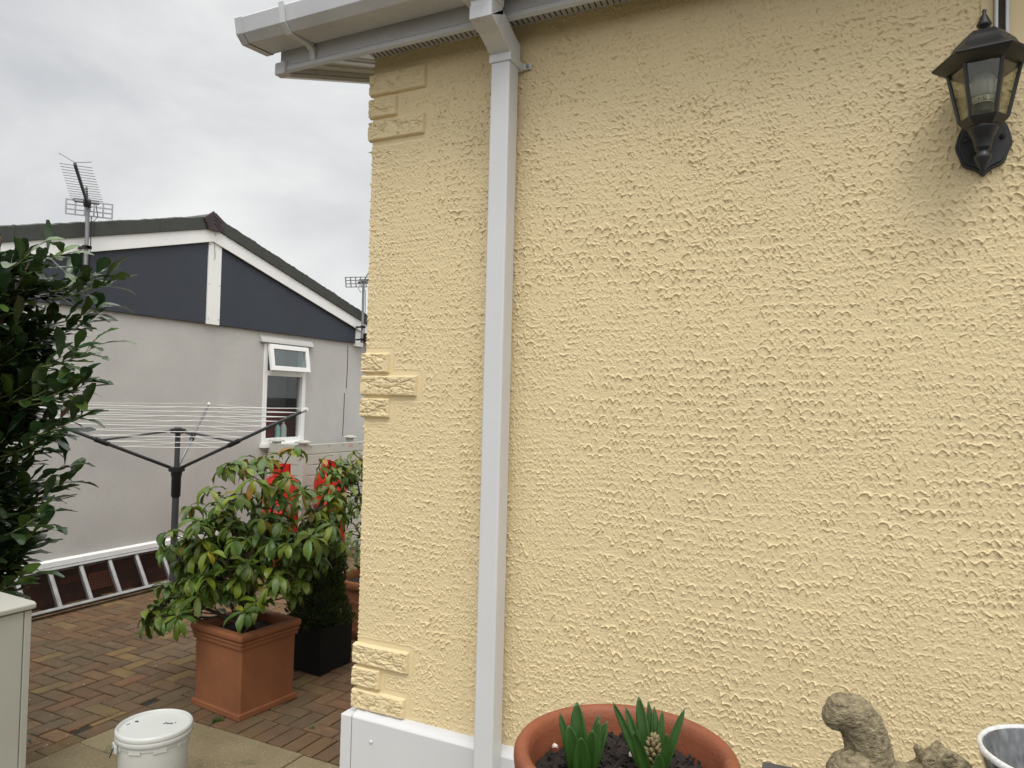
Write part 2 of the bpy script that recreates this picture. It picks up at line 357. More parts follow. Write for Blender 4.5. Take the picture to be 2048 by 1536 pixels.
# ================================================================== YELLOW HOUSE
house = thing('yellow_house', 'cream yellow textured render house with brick quoins, white gutter and white downpipe', 'house', (0, 0, 0))
QU = [(.22, 2.807, 2.888), (.104, 2.728, 2.800), (.22, 2.648, 2.720),
      (.102, 1.835, 1.907), (.216, 1.757, 1.829), (.108, 1.681, 1.751),
      (.214, .832, .905), (.102, .756, .826), (.205, .680, .750)]
def comb(X, Z, H, W, ang, seed, wx, wz, amp0):
    """one pass of the comb: rows of broken little arches with cusps, returned as height"""
    ca, sa = math.cos(ang), math.sin(ang); U, V = X*ca+Z*sa, Z*ca-X*sa
    x = U+wx; z = V+wz
    h = np.zeros_like(X); j0 = np.floor(z/H)
    rng = np.random.default_rng(seed); off = rng.uniform(0, 1, 4096); amp = rng.uniform(0, 1, (4096, 512)); jit = rng.uniform(-1, 1, (4096, 512))
    brk = np.clip(.95+.95*vn(x, z, .0065, seed+31)+.4*fbm(X, Z, .07, seed+33), .0, 1.7)
    rag = .0011*vn(x, z, .0055, seed+35)
    for d in (-1, 0, 1):
        j = j0+d; ji = j.astype(np.int64) % 4096
        t = (x+.013*vn(x, j*.37, .05, seed+21))/W+off[ji]
        i = np.floor(t); ii = i.astype(np.int64) % 512; f = t-i
        hgt = H*(.56+.20*jit[ji, ii])
        q = 2*f-1
        arch = np.sqrt(np.clip(1-q*q, 0, 1))*.6+(1-q*q)*.4
        c = j*H+.18*H*jit[(ji+7) % 4096, ii]*np.sin(np.pi*f)+hgt*(arch-.5)+rag
        aq = np.abs(q); dd = (z-c)/np.sqrt(1+(1.3*aq)**2)
        cusp = np.clip((aq-.55)/.45, 0, 1)
        live = (amp[(ji+11) % 4096, ii] > .16)
        A = (.0023+.0036*cusp**1.3)*(.38+.95*amp[ji, ii])*brk*live
        wd = .0015+.0015*cusp+.0008*amp[(ji+5) % 4096, ii]
        h = np.maximum(h, A*np.where(dd > 0, np.exp(-(dd/wd)**1.3), np.exp(-(dd/.0011)**2)))
        xc = np.minimum(f, 1-f)*W; dl = .45*H*amp[(ji+3) % 4096, ii]; dz_ = c-z
        dm = np.exp(-(xc/.0012)**2)*np.clip(1-dz_/np.maximum(dl, 1e-4), 0, 1)*(dz_ > -.001)
        h = np.maximum(h, .0020*dm*amp[ji, ii])
    return h*amp0
def stucco(X, Z):
    """height (m) of the hand-combed render"""
    chaos = np.clip(.30+.8*fbm(X, Z, .4, 11)+.5*np.clip((Z-2.2)/.5, 0, 1)+.55*np.exp(-((X-.55)/.10)**2), 0, 1)
    wx = .0050*fbm(X, Z, .03, 3)*(1+1.5*chaos)+.018*fbm(X, Z, .16, 5)
    wz = .0044*fbm(X, Z, .026, 7)*(1+1.2*chaos)+.020*fbm(X, Z, .34, 9)+.007*fbm(X, Z, .09, 10)
    h1 = comb(X, Z, .0232, .0208, .0, 5, wx, wz, 1.0)
    h2 = comb(X, Z, .0185, .0172, .07, 105, wx*1.3, wz*.8, .85)
    h3 = comb(X, Z, .0262, .0232, -.06, 205, wx*.8, wz*1.1, 1.1)
    m2 = np.clip(.25+2.0*fbm(X+3, Z, .22, 81)+.8*(chaos-.4), 0, 1); m3 = np.clip(-.35+1.8*fbm(X-5, Z, .24, 85), 0, .7)
    h = np.maximum(np.maximum(h1*(1-.7*m2), h2*m2*.9), h3*m3)
    # trowel flecks
    x, z = X+wx, Z+wz
    fl = np.clip(vn(x+.5*z, z, .0070, 41)*vn(x, z-.3*x, .010, 43)-.17, 0, 1)
    h = h+.0070*fl*(.35+.9*chaos)
    # brushed lines beside the pipe
    br = np.exp(-((X-.44)/.06)**2)+np.exp(-((X-.66)/.05)**2)
    rid = np.clip(vn(X+.012*vn(X, Z, .1, 51), Z, .007, 53)*.5+vn(X*6, Z, .05, 55)*.6, 0, 1)
    h = h+.0013*br*rid
    sm_ = np.clip(1+.45*fbm(X, Z, .17, 91), .75, 1.15)      # smoother, flatter patches
    return h*sm_+.00050*vn(X, Z, .0042, 61)+.0008*np.clip(vn(X, Z, .0034, 64)-.30, 0, 1)+.00035*vn(X, Z, .0022, 62)+.0006*fbm(X, Z, .06, 63)
def qdist(X, Z):
    d = np.full_like(X, 9.)
    for (w_, a, b) in QU:
        ex = np.maximum(X-w_, 0); ez = np.maximum(np.maximum(a-Z, Z-b), 0); d = np.minimum(d, np.hypot(ex, ez))
    return d
def wall_h(X, Z):
    d = qdist(X, Z)+.003*vn(X, Z, .03, 71)
    mask = np.clip((d-.016)/.016, 0, 1)
    h = stucco(X, Z)*mask
    h = h+.0014*np.exp(-((d-.020)/.0035)**2)+.0006*np.exp(-((d-.028)/.003)**2)+.0010*np.clip(1-d/.018, 0, 1)
    return h+.00012*vn(X, Z, .003, 73)
Z0, Z1 = .655, 2.962; PS0 = .365
gx = np.arange(0, 2.0, .00145); gz = np.arange(Z0, Z1+.001, .00145)
X, Z = np.meshgrid(gx, gz); Hh = wall_h(X, Z)
P1 = np.stack([X, -Hh, Z], -1); P1[:, 0, 0] = -Hh[:, 0]*1.6; P1[:, 1, 0] = np.minimum(P1[:, 1, 0], .001)
ex = np.arange(gx[-1], 6.01, .012); ez = np.linspace(Z0, Z1, 190)
X2, Z2 = np.meshgrid(ex, ez); P2 = np.stack([X2, -stucco(X2, Z2), Z2], -1)
sy = np.concatenate([np.arange(0, .2, .003), np.arange(.2, 5, .03)])
Y3, Z3 = np.meshgrid(sy, gz[::2]); H3 = wall_h(Y3, Z3)
P3 = np.stack([-H3*1.6, Y3, Z3+np.where(Z3 > 2.9, (Z3-2.9)/.062*Y3*PS0, 0)], -1); P3[:, 0, :] = P1[::2, 0, :][:P3.shape[0]]
grid_object('wall', [P1, P2, P3[:, ::-1]], m_stucco, house)
# solid core behind the render
c = MB(); c.box(.012, 6, .012, 5, .3, 2.95); c.build('wall_core', m_stucco, house)
# quoins
for q, (w_, a, b) in enumerate(QU):
    st = .0025; ov = .012
    qx = np.linspace(-ov, w_, int((w_+ov)/st)+1); qz = np.linspace(a, b, int((b-a)/st)+1)
    X, Z = np.meshgrid(qx, qz)
    e = np.minimum(np.minimum(w_-X, Z-a), b-Z); ed = np.clip(e/.0055, 0, 1)
    s1 = 30+q*3
    ridge = 1-np.abs(fbm(X+.6*Z, Z*2.2+q, .05, s1)); ridge2 = 1-np.abs(fbm(X*1.4-Z, Z*3+q, .03, s1+1))
    rock = -.0075*np.clip(ridge-.87, 0, 1)*7 - .005*np.clip(ridge2-.87, 0, 1)*7 + .0035*fbm(X, Z, .03, s1+2)
    Hq = .0005+(.0145)*ed**.8+rock*np.clip(e/.014, 0, 1)
    F_ = np.stack([X, -np.maximum(Hq, .0004), Z], -1)
    wl = .22 if w_ < .15 else .104      # courses alternate round the corner
    qy = np.concatenate([[0], np.linspace(.004, wl, 40)]); Y, ZZ = np.meshgrid(qy, qz)
    e2 = np.minimum(np.minimum(wl-Y, ZZ-a), b-ZZ); ed2 = np.clip(e2/.0075, 0, 1)
    S = np.stack([-(.0005+.0115*ed2**.8+.0022*fbm(Y, ZZ, .035, s1+4)*np.clip(e2/.014, 0, 1)), Y, ZZ], -1)
    S[:, 0, :] = F_[:, 0, :]
    # corner edge rounds with the bed-joint chamfer
    S[:, 0, 0] = F_[:, 0, 0] = -(.0005+.0115*np.clip(np.minimum(qz-a, b-qz)/.0075, 0, 1)**.8)
    grid_object('quoin_brick', [F_, S[:, ::-1]], m_stucco, house)
# base trim
t = MB(); t.prism([(-.0, .30), (-.036, .30), (-.036, .662), (-.031, .669), (-.002, .684), (0, .684)], 'x', .012, 6)
t.build('base_trim', m_upvc, house, bevel=.0015)
t = MB(); t.box(-.034, .0095, -.0395, .006, .10, .6665); t.box(-.034, -.004, .0065, 5, .10, .6665)
t.build('corner_trim', m_upvc, house, bevel=.004, seg=3)
t = MB(); t.box(.02, 6, -.030, .008, .02, .2995); t.build('plinth_board', m_upvc, house)
for xx in (.094, .75, 1.35):
    t = MB(); t.lathe([(.0065, 0), (.0065, .002), (.004, .0045), (0, .0048)], (0, 0, 0), 16)
    t.v = [(xx+a_, -.036-c_, .597+b_) for (a_, b_, c_) in t.v]; t.build('screw_cap', m_upvc, house, smooth=True)
# soffit, fascia, barge board
XL = -.335
t = MB(); t.box(-.0, 6, -.094, .012, 2.945, 2.957)
t.build('soffit', m_upvc_dirty, house)
t = MB()
xx = .012
while xx < 2.2:
    for yy in (-.026,): t.prism([(xx+.0028, yy-.020), (xx+.0066, yy-.020), (xx+.0038, yy+.015), (xx, yy+.015)], 'z', 2.9435, 2.9449)
    xx += .0185
t.build('soffit_vent', m_black, house)
t = MB(); t.prism([(-.096, 2.912), (-.106, 2.905), (-.118, 2.912), (-.118, 2.925), (-.112, 2.932), (-.112, 3.06), (-.096, 3.06)], 'x', XL, 6)
t.build('fascia', m_upvc_dirty, house, bevel=.002)
t = MB(); t.prism([(-.094, 2.897), (-.128, 2.897), (-.128, 2.937), (-.120, 2.945), (-.094, 2.945)], 'x', XL-.012, XL+.035)
t.build('fascia_corner', m_upvc_dirty, house, bevel=.004)
PS = .365
def slope(y0, z0, z1, a, b, dy=4.6): return [(y0, z0), (y0+dy, z0+PS*dy), (y0+dy, z1+PS*dy), (y0, z1)]
t = MB(); t.prism(slope(-.0955, 2.915, 3.05, 0, 0), 'x', XL-.004, XL+.016); t.build('barge_board', m_upvc_dirty, house, bevel=.003)
t = MB(); t.prism(slope(-.0945, 2.8985, 2.9145, 0, 0), 'x', XL-.010, XL+.020); t.build('barge_trim', m_upvc, house, bevel=.003)
t = MB()
for k in range(3): t.prism(slope(-.093, 2.936+.001*k, 2.9445, 0, 0), 'x', XL+.0205+k*.104, XL+.0205+k*.104+.100)
for k in range(2): t.prism(slope(-.093, 2.926, 2.9355, 0, 0), 'x', XL+.1035+k*.104, XL+.1085+k*.104)
t.build('soffit_board', m_upvc, house, bevel=.004)
# roof behind the gutter
t = MB(); t.prism([(-.20, 3.055), (4.6, 3.055+4.8*PS), (4.6, 3.09+4.8*PS), (-.20, 3.09)], 'x', XL-.03, 6.1); t.build('roof', m_verge, house)
# gutter
gp_o = [(-.114, 3.055), (-.114, 2.988), (-.125, 2.977), (-.235, 2.966), (-.262, 2.990), (-.272, 3.040), (-.268, 3.046)]
gp_i = [(-.264, 3.040), (-.254, 2.994), (-.232, 2.972), (-.127, 2.983), (-.120, 2.992), (-.120, 3.055)]
t = MB(); t.prism(gp_o+gp_i, 'x', -.385, 6); t.build('gutter', m_upvc_dirty, house, bevel=.0015)
def band(x0, x1, g_):
    cy, cz = -.19, 3.02
    o_ = [((y-cy)*g_+cy, (z-cz)*g_+cz) for y, z in gp_o]
    return o_, x0, x1
o_, a, b = band(-.392, -.362, 1.045)
t = MB(); t.prism(o_+[(-.262, 3.038), (-.12, 3.05)], 'x', -.392, -.386)
t.prism(o_+[(-.2705, 3.0405), (-.2605, 2.990), (-.2345, 2.9645), (-.124, 2.9755), (-.1125, 2.987), (-.1125, 3.055)], 'x', -.386, -.362)
t.build('gutter_end_cap', m_upvc_dirty, house, bevel=.002)
for xx in (-.19, 1.15, 2.0):
    t = MB(); t.prism([(-.116, 2.93), (-.1125, 3.05), (-.1138, 2.986), (-.1245, 2.9755), (-.2355, 2.9645), (-.2635, 2.989), (-.274, 3.048), (-.279, 3.05), (-.268, 2.986), (-.237, 2.959), (-.150, 2.964), (-.128, 2.955), (-.119, 2.925)], 'x', xx, xx+.022)
    t.build('gutter_bracket', m_upvc, house, bevel=.0015)
# outlet, swan neck, downpipe
t = MB(); t.box(.487, .588, -.236, -.150, 2.925, 2.968); t.box(.482, .593, -.285, -.145, 2.962, 3.05)
t.build('gutter_outlet', m_upvc, house, bevel=.005, seg=3)
def sq(mb, pts, w_, d_):
    """square pipe through points in the y-z plane at x=.5495"""
    pts = [Vector(p) for p in pts]; V = []; F = []
    for i, p in enumerate(pts):
        a = (pts[i]-pts[i-1]).normalized() if i else (pts[1]-pts[0]).normalized()
        b = (pts[i+1]-pts[i]).normalized() if i < len(pts)-1 else a
        d = (a+b).normalized(); n_ = Vector((0, -d.z, d.y)); k = 1/max(.5, n_.dot(Vector((0, -b.z, b.y)))) if i < len(pts)-1 else 1
        for (sx_, sn) in ((-1, -1), (1, -1), (1, 1), (-1, 1)): V.append(p+Vector((sx_*w_/2, 0, 0))+n_*sn*d_/2*k)
    for i in range(len(pts)-1):
        for k in range(4): F.append((i*4+k, i*4+(k+1) % 4, (i+1)*4+(k+1) % 4, (i+1)*4+k))
    F += [(3, 2, 1, 0), tuple((len(pts)-1)*4+k for k in range(4))]
    mb.add(V, F)
px_ = .5485
t = MB(); sq(t, [(px_, -.190, 2.927), (px_, -.190, 2.898), (px_, -.062, 2.842), (px_, -.062, 2.800)], .071, .071)
t.build('swan_neck', m_upvc, house, bevel=.004)
t = MB(); sq(t, [(px_, -.190, 2.905), (px_, -.190, 2.893), (px_-.0, -.168, 2.884)], .0735, .0735)
t.build('neck_collar', m_ink if False else m_upvc_dirty, house, bevel=.002)
t = MB(); t.box(px_-.0325, px_+.0325, -.095, -.030, .05, 2.812); t.build('downpipe', m_upvc, house, bevel=.006, seg=3)
t = MB(); t.box(px_-.0375, px_+.0375, -.100, -.004, 2.792, 2.817); t.box(px_+.0375, px_+.066, -.014, -.004, 2.795, 2.814)
t.box(px_-.066, px_-.0375, -.014, -.004, 2.795, 2.814)
cl = t.build('pipe_clip', m_upvc, house, bevel=.003)
t = MB(); t.lathe([(.006, 0), (.006, .003), (0, .005)], (0, 0, 0), 12); t.v = [(px_+.056+a_, -.014-c_, 2.804+b_) for (a_, b_, c_) in t.v]
t.build('screw', m_alu, cl, smooth=True)
# cable cover above the lamp
t = MB(); t.box(1.836, 1.842, -.034, -.003, 2.60, 2.944); t.box(1.857, 1.864, -.034, -.003, 2.60, 2.944); t.box(1.842, 1.857, -.010, -.003, 2.60, 2.944)
cc = t.build('cable_cover', m_upvc_dirty, house, bevel=.0015)
t = MB(); t.box(1.8425, 1.8565, -.020, -.0105, 2.602, 2.943); t.build('cable_channel', m_bark, cc)
t = MB(); t.box(1.81, 1.8355, -.007, -.001, 2.60, 2.9435); t.box(1.8645, 2.02, -.008, -.001, 2.62, 2.9435); t.build('smooth_patch', m_stucco, house, bevel=.002)

# ================================================================== WALL LANTERN
lamp = thing('wall_lantern', 'black six sided coach lantern with a clear bulb on the yellow wall', 'wall lamp', (1.806, 0, 2.30))
LX, LY = 1.804, -.115
t = MB(); n_ = 40; pl = []
for k in range(n_):
    a = 2*math.pi*k/n_; r_ = 1+.035*math.cos(8*a)*(1 if math.sin(a) < .3 else 0)
    xx = .0565*math.cos(a)*r_; zz = (.075 if math.sin(a) > 0 else .066)*math.sin(a)*r_
    if abs(a-1.5*math.pi) < .2: zz -= .009*(1-abs(a-1.5*math.pi)/.2)
    pl.append((1.8175+xx, 2.393+zz))
t.prism(pl, 'y', -.012, -.002); pl2 = [(1.8175+(a-1.8175)*.9, 2.393+(b-2.393)*.9) for a, b in pl]; t.prism(pl2, 'y', -.017, -.0121)
bp_ = t.build('back_plate', m_black, lamp, bevel=.002)
for sx_ in (-1, 1):
    t = MB(); t.lathe([(.006, 0), (.006, .004), (0, .007)], (0, 0, 0), 12); t.v = [(1.8175+sx_*.037+a_, -.017-c_, 2.405+b_) for (a_, b_, c_) in t.v]
    t.build('screw', m_black, bp_, smooth=True)
t = MB(); t.tube([(1.8165, -.010, 2.378), (1.814, -.05, 2.366), (1.811, -.085, 2.362), (LX+.002, LY, 2.372)], [.016, .011, .010, .011], 12)
t.build('arm', m_black, lamp, smooth=True)
t = MB(); t.lathe([(0, 2.296), (.004, 2.298), (.005, 2.303), (.0165, 2.328), (.0175, 2.334), (.012, 2.340), (.012, 2.346), (.016, 2.348), (.0165, 2.354), (.021, 2.376), (.030, 2.394), (.031, 2.400), (.026, 2.402)], (LX, LY, 0), 24)
t.build('pendant', m_black, lamp, smooth=True)
HR = R(53)
t = MB(); t.lathe([(.030, 2.398), (.036, 2.400), (.048, 2.412), (.050, 2.418), (.046, 2.419)], (LX, LY, 0), 6, HR); t.build('cage_base', m_black, lamp, bevel=.001)
def hexp(k, r_, z): a = HR+math.pi/3*k; return Vector((LX+r_*math.cos(a), LY+r_*math.sin(a), z))
for k in range(6):
    t = MB(); A, B = hexp(k, .0465, 2.416), hexp(k, .071, 2.535); t.tube([A, B], .0042, 6); t.build('cage_bar', m_black, lamp)
    t = MB(); q = [hexp(k, .0440, 2.4185), hexp(k+1, .0440, 2.4185), hexp(k+1, .0685, 2.534), hexp(k, .0685, 2.534)]
    cn = sum(q, Vector())/4; nn = Vector((cn.x-LX, cn.y-LY, 0)).normalized()*.0015
    t.add(q+[p-nn for p in q], [(0, 1, 2, 3), (7, 6, 5, 4), (0, 4, 5, 1), (1, 5, 6, 2), (2, 6, 7, 3), (3, 7, 4, 0)])
    t.build('pane', m_lampglass, lamp)
t = MB(); t.lathe([(.066, 2.531), (.074, 2.530), (.101, 2.545), (.104, 2.549), (.101, 2.553), (.072, 2.571), (.060, 2.592), (.040, 2.612), (.014, 2.622), (.0, 2.624)], (LX, LY, 0), 6, HR)
t.lathe([(.060, 2.540), (.0, 2.56)], (LX, LY, 0), 6, HR, cap=False)
t.build('roof', m_black, lamp, bevel=.0012)
t = MB(); t.lathe([(.009, 2.620), (.007, 2.628), (.013, 2.631), (.0155, 2.636), (.013, 2.641), (.0045, 2.660), (.0035, 2.663), (.005, 2.667), (.003, 2.671), (0, 2.672)], (LX, LY, 0), 20); t.build('finial', m_black, lamp, smooth=True)
t = MB(); t.lathe([(.019, 2.455), (.0225, 2.468), (.026, 2.485), (.026, 2.500), (.021, 2.515), (.010, 2.525), (0, 2.527)], (LX, LY, 0), 24)
bl = t.build('bulb', m_bulb, lamp, smooth=True)
t = MB(); t.lathe([(.0205, 2.452), (.0225, 2.466)], (LX, LY, 0), 24, cap=False); lb = t.build('bulb_label', m_label, bl, smooth=True)
t = MB()
for rr_ in range(4):
    for k in range(30):
        if random.random() < .3: continue
        a = 2*math.pi*k/30; r_ = .0214+.0004*rr_+.0003; z = 2.4545+rr_*.0027
        d = Vector((math.cos(a), math.sin(a), 0)); tn = Vector((-d.y, d.x, 0))
        t.obox((LX+d.x*r_, LY+d.y*r_, z), tn, d, Vector((0, 0, 1)), random.uniform(.0012, .004), .0006, .0011)
t.build('label_print', m_ink, lb)
t = MB(); t.lathe([(.019, 2.419), (.020, 2.451)], (LX, LY, 0), 24); t.build('bulb_holder', m_bulbbase, lamp, smooth=True)

# ================================================================== GREY HOUSE
GX = -4.3
gh = thing('grey_bungalow', 'grey rendered bungalow with navy gable cladding, white boards and mossy roof edge', 'bungalow', (GX, 3.08, 0))
YA, YB, YR, ZR, SL = .45, 5.70, 3.03, 3.458, .28
def roofz(y): return ZR-SL*abs(y-YR)
wy0, wy1, wz0, wz1 = 3.80, 4.455, 1.225, 2.315
t = MB()
for (a, b, c_, d) in ((YA, wy0, .36, 2.455), (wy1, YB, .36, 2.455), (wy0, wy1, .36, wz0), (wy0, wy1, wz1, 2.455)):
    t.add([(GX, a, c_), (GX, b, c_), (GX, b, d), (GX, a, d)], [(0, 1, 2, 3)])
t.add([(GX, YB, .36), (GX-7, YB, .36), (GX-7, YB, 2.7), (GX, YB, 2.7)], [(0, 1, 2, 3)])
t.add([(GX, YA, .36), (GX-7, YA, .36), (GX-7, YA, 2.7), (GX, YA, 2.7)], [(0, 3, 2, 1)])
t.add([(GX-7, YA, .36), (GX-7, YB, .36), (GX-7, YB, 2.7), (GX-7, YR, 3.4), (GX-7, YA, 2.7)], [(0, 4, 3, 2, 1)])
for (a, b, c_, d) in ((wy0, wy0, wz0, wz1), (wy1, wy1, wz0, wz1)): t.add([(GX, a, c_), (GX-.12, a, c_), (GX-.12, a, d), (GX, a, d)], [(0, 1, 2, 3)])
t.build('wall', m_greywall, gh)
for (a, b) in ((YA, 2.995), (3.155, 5.31)):
    t = MB(); pts = [(a, 2.44), (b, 2.44), (b, roofz(b)-.12), (a, roofz(a)-.12)]
    t.prism(pts, 'x', GX-.02, GX+.030); t.build('gable_cladding', m_navy, gh, bevel=.003)
t = MB(); t.box(GX-.02, GX+.042, 2.996, 3.154, 2.437, 3.33); po = t.build('centre_board', m_white, gh, bevel=.003)
for zz in (3.22, 2.83, 2.49):
    for yy in (3.012, 3.138):
        t = MB(); t.lathe([(.005, 0), (.003, .004), (0, .004)], (0, 0, 0), 8); t.v = [(GX+.042+c_, yy+a_, zz+b_) for (a_, b_, c_) in t.v]; t.build('screw', m_black, po)
t = MB(); t.box(GX-.02, GX+.040, 5.311, 5.46, 2.40, 2.72); t.build('end_board', m_white, gh, bevel=.003)
for sgn, ye in ((-1, YA-.12), (1, YB+.12)):
    s0 = YR; L_ = [(s0, roofz(s0)-.075), (ye, roofz(ye)-.075), (ye, roofz(ye)-.205), (s0, roofz(s0)-.205)]
    t = MB(); t.prism(L_, 'x', GX+.0435, GX+.060); t.build('barge_board', m_white, gh, bevel=.003)
    # mossy dry verge, in lengths
    y = YR; k = 0
    while (y-ye)*sgn < 0:
        y2 = y+sgn*.62
        if (y2-ye)*sgn > 0: y2 = ye
        n_ = 18; V = []; F = []
        for i in range(n_+1):
            yy = y+(y2-y-sgn*.003)*i/n_; rz = roofz(yy); jit = random.uniform(-.003, .005)*(1 if random.random() > .12 else 2.2)
            V += [(GX+.062, yy, rz-.074), (GX+.078, yy, rz-.074), (GX+.082, yy, rz+.042+jit), (GX+.050, yy, rz+.052+jit), (GX+.0, yy, rz+.05)]
        for i in range(n_):
            for q in range(4): F.append((i*5+q, i*5+q+1, (i+1)*5+q+1, (i+1)*5+q))
        F += [(0, 1, 2, 3), tuple(n_*5+q for q in (3, 2, 1, 0))]
        t = MB(); t.add(V, F); t.build('verge_trim', m_verge, gh); y = y2; k += 1
    t = MB(); t.prism([(YR, roofz(YR)-.02), (ye+sgn*.1, roofz(ye+sgn*.1)-.02), (ye+sgn*.1, roofz(ye+sgn*.1)+.03), (YR, roofz(YR)+.03)], 'x', GX-7.2, GX+.0615); t.build('roof', m_verge, gh)
t = MB(); t.prism([(2.876, 3.455), (2.992, 3.545), (3.128, 3.412), (3.082, 3.354), (2.940, 3.354)], 'x', GX+.0830, GX+.098)
rc = t.build('ridge_cap', m_cap, gh, bevel=.004)
t = MB()
for k in range(3): 
    zt_ = 3.545-.035*k
    zt_ -= .038; t.prism([(2.915, zt_-.055), (2.997, zt_), (3.085, zt_-.060), (3.085, zt_-.068), (2.997, zt_-.010), (2.915, zt_-.063)], 'x', GX+.0982, GX+.102)
t.build('cap_rib', m_cap, rc)
t = MB(); t.prism([(2.92, 3.47), (3.03, 3.535), (3.14, 3.47), (3.14, 3.41), (3.03, 3.48), (2.92, 3.41)], 'x', GX-7.2, GX+.0825); t.build('ridge_tile', m_cap, gh)
t = MB(); t.prism([(GX-.02, .33), (GX+.030, .33), (GX+.034, .372), (GX-.0, .385), (GX-.02, .385)], 'y', YA, YB); t.build('base_trim', m_white, gh, bevel=.002)
t = MB(); t.box(GX-6.9, GX-.03, YA+.03, YB-.03, -.2, .3595); pb = t.build('brick_plinth', m_brick, gh)
t = MB(); t.box(GX-.029, GX-.018, 1.93, 2.15, .06, .20); ab = t.build('air_brick', mat('air_brick', (.15, .055, .03), .85, .1), pb)
t = MB()
for i in range(8):
    for j in range(5): t.box(GX-.018, GX-.0165, 1.945+i*.0255, 1.957+i*.0255, .073+j*.0245, .086+j*.0245)
t.build('vent_hole', m_black, ab)
# hooded lamp and downpipe at the far corner
t = MB(); t.prism([(GX+.06, 2.49), (GX+.14, 2.47), (GX+.14, 2.56), (GX+.06, 2.585)], 'y', 5.47, 5.60); t.build('hopper', m_dark, gh, bevel=.004)
t = MB(); t.box(GX+.006, GX+.055, 5.60, 5.66, .37, 2.48); t.build('downpipe', m_white, gh, bevel=.005)
t = MB(); t.tube([(GX+.004, 5.20, 2.40), (GX+.004, 5.205, 2.1), (GX+.004, 5.195, 1.86)], .0035, 6); t.tube([(GX+.004, 5.165, 1.80), (GX+.004, 5.16, 1.5), (GX+.004, 5.15, 1.27)], .0035, 6)
t.build('cable', m_dark, gh)
# window
t = MB(); t.box(GX-.06, GX+.012, wy0, wy0+.055, wz0, wz1); t.box(GX-.06, GX+.012, wy1-.055, wy1, wz0, wz1)
t.box(GX-.06, GX+.012, wy0+.055, wy1-.055, wz0, wz0+.055); t.box(GX-.06, GX+.012, wy0+.055, wy1-.055, wz1-.05, wz1); t.box(GX-.06, GX+.012, wy0+.055, wy1-.055, 1.965, 2.02)
wf = t.build('window', m_white, gh, bevel=.004)
t = MB(); t.box(GX-.035, GX-.030, wy0+.055, wy1-.055, wz0+.055, 1.965); t.build('pane', m_winglass, wf)
t = MB(); 
def sash(p0, p1, q0, q1, th=.035):
    ang = R(9); hz = wz1-.006
    def T(dx, yy, z): dz = z-hz; return (GX+.016+dx*math.cos(ang)-dz*math.sin(ang), yy, hz+dz*math.cos(ang)+dx*math.sin(ang))
    V = [T(dx, yy, z) for z in (q0, q1) for yy in (p0, p1) for dx in (0, th)]
    return V, [(0, 2, 3, 1), (4, 5, 7, 6), (0, 1, 5, 4), (2, 6, 7, 3), (0, 4, 6, 2), (1, 3, 7, 5)]
sy0, sy1, sz0, sz1 = wy0+.035, wy1-.015, 2.015, 2.305
for a in ((sy0, sy0+.052, sz0, sz1), (sy1-.052, sy1, sz0, sz1), (sy0+.052, sy1-.052, sz0, sz0+.052), (sy0+.052, sy1-.052, sz1-.05, sz1)): t.add(*sash(*a))
sa = t.build('open_sash', m_white, wf, bevel=.003)
t = MB(); V, F = sash(sy0+.052, sy1-.052, sz0+.052, sz1-.05, .006); t.add([(v[0]+.012, v[1], v[2]) for v in V], F); t.build('pane', m_sashglass, wf)
t = MB(); t.box(GX-.005, GX+.06, wy0-.02, wy1+.0, wz0-.045, wz0-.001); t.build('window_sill', m_white, wf, bevel=.004)
t = MB(); t.prism([(GX-.01, 2.325), (GX+.045, 2.322), (GX+.038, 2.345), (GX+.004, 2.395), (GX-.01, 2.395)], 'y', 3.735, 4.54); t.build('lintel', m_greywall, gh, bevel=.003)
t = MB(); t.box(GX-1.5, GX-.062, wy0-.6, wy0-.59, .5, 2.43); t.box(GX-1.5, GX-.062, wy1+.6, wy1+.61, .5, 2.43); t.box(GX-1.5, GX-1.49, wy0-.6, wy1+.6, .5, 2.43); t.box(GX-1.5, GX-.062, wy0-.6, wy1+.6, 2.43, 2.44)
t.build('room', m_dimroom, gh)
t = MB(); t.box(GX-.30, GX-.29, wy0-.05, wy0+.66, 1.45, 2.36); t.build('blind', m_greycurt, gh)
t = MB(); t.box(GX-.235, GX-.225, wy0-.1, wy1+.3, 1.1, 1.60); t.build('curtain', m_maroon, gh)
t = MB(); t.box(GX-.27, GX-.0605, wy0-.1, wy1+.1, 1.225, 1.262); t.build('window_shelf', m_white, gh)
t = MB(); t.tube([(GX+.062, 3.045, 3.34), (GX+.050, 3.055, 3.22), (GX+.046, 3.068, 3.10), (GX+.047, 3.056, 3.085)], .0022, 5); t.build('loose_wire', m_dark, gh)
# small things on the inner window shelf
def bottle(name, y, h, r_, m_, lab, cat, pump=True, grp=None):
    o = thing(name, lab, cat, (GX-.13, y, 1.262), grp)
    t = MB(); t.lathe([(r_*.95, 0), (r_, .01), (r_, h*.55), (r_*.8, h*.68), (r_*.35, h*.76), (r_*.35, h*.82)], (GX-.13, y, 1.262), 16); t.build('bottle_body', m_, o, smooth=True)
    t = MB()
    if pump: t.lathe([(r_*.4, h*.82), (r_*.4, h*.88), (.004, h*.89), (.004, h)], (GX-.13, y, 1.262), 10); t.box(GX-.16, GX-.125, y-.006, y+.006, 1.262+h*.97, 1.262+h*1.02)
    else: t.lathe([(r_*.45, h*.82), (r_*.45, h)], (GX-.13, y, 1.262), 12)
    t.build('bottle_cap', m_pale, o)
bottle('soap_bottle', 4.175, .20, .028, m_teal, 'slim teal pump soap bottle on the window shelf, left of the tall pale bottle', 'bottle')
bottle('lotion_bottle', 4.265, .215, .036, m_pale, 'tall pale pump bottle on the window shelf, nearest the right frame', 'bottle')
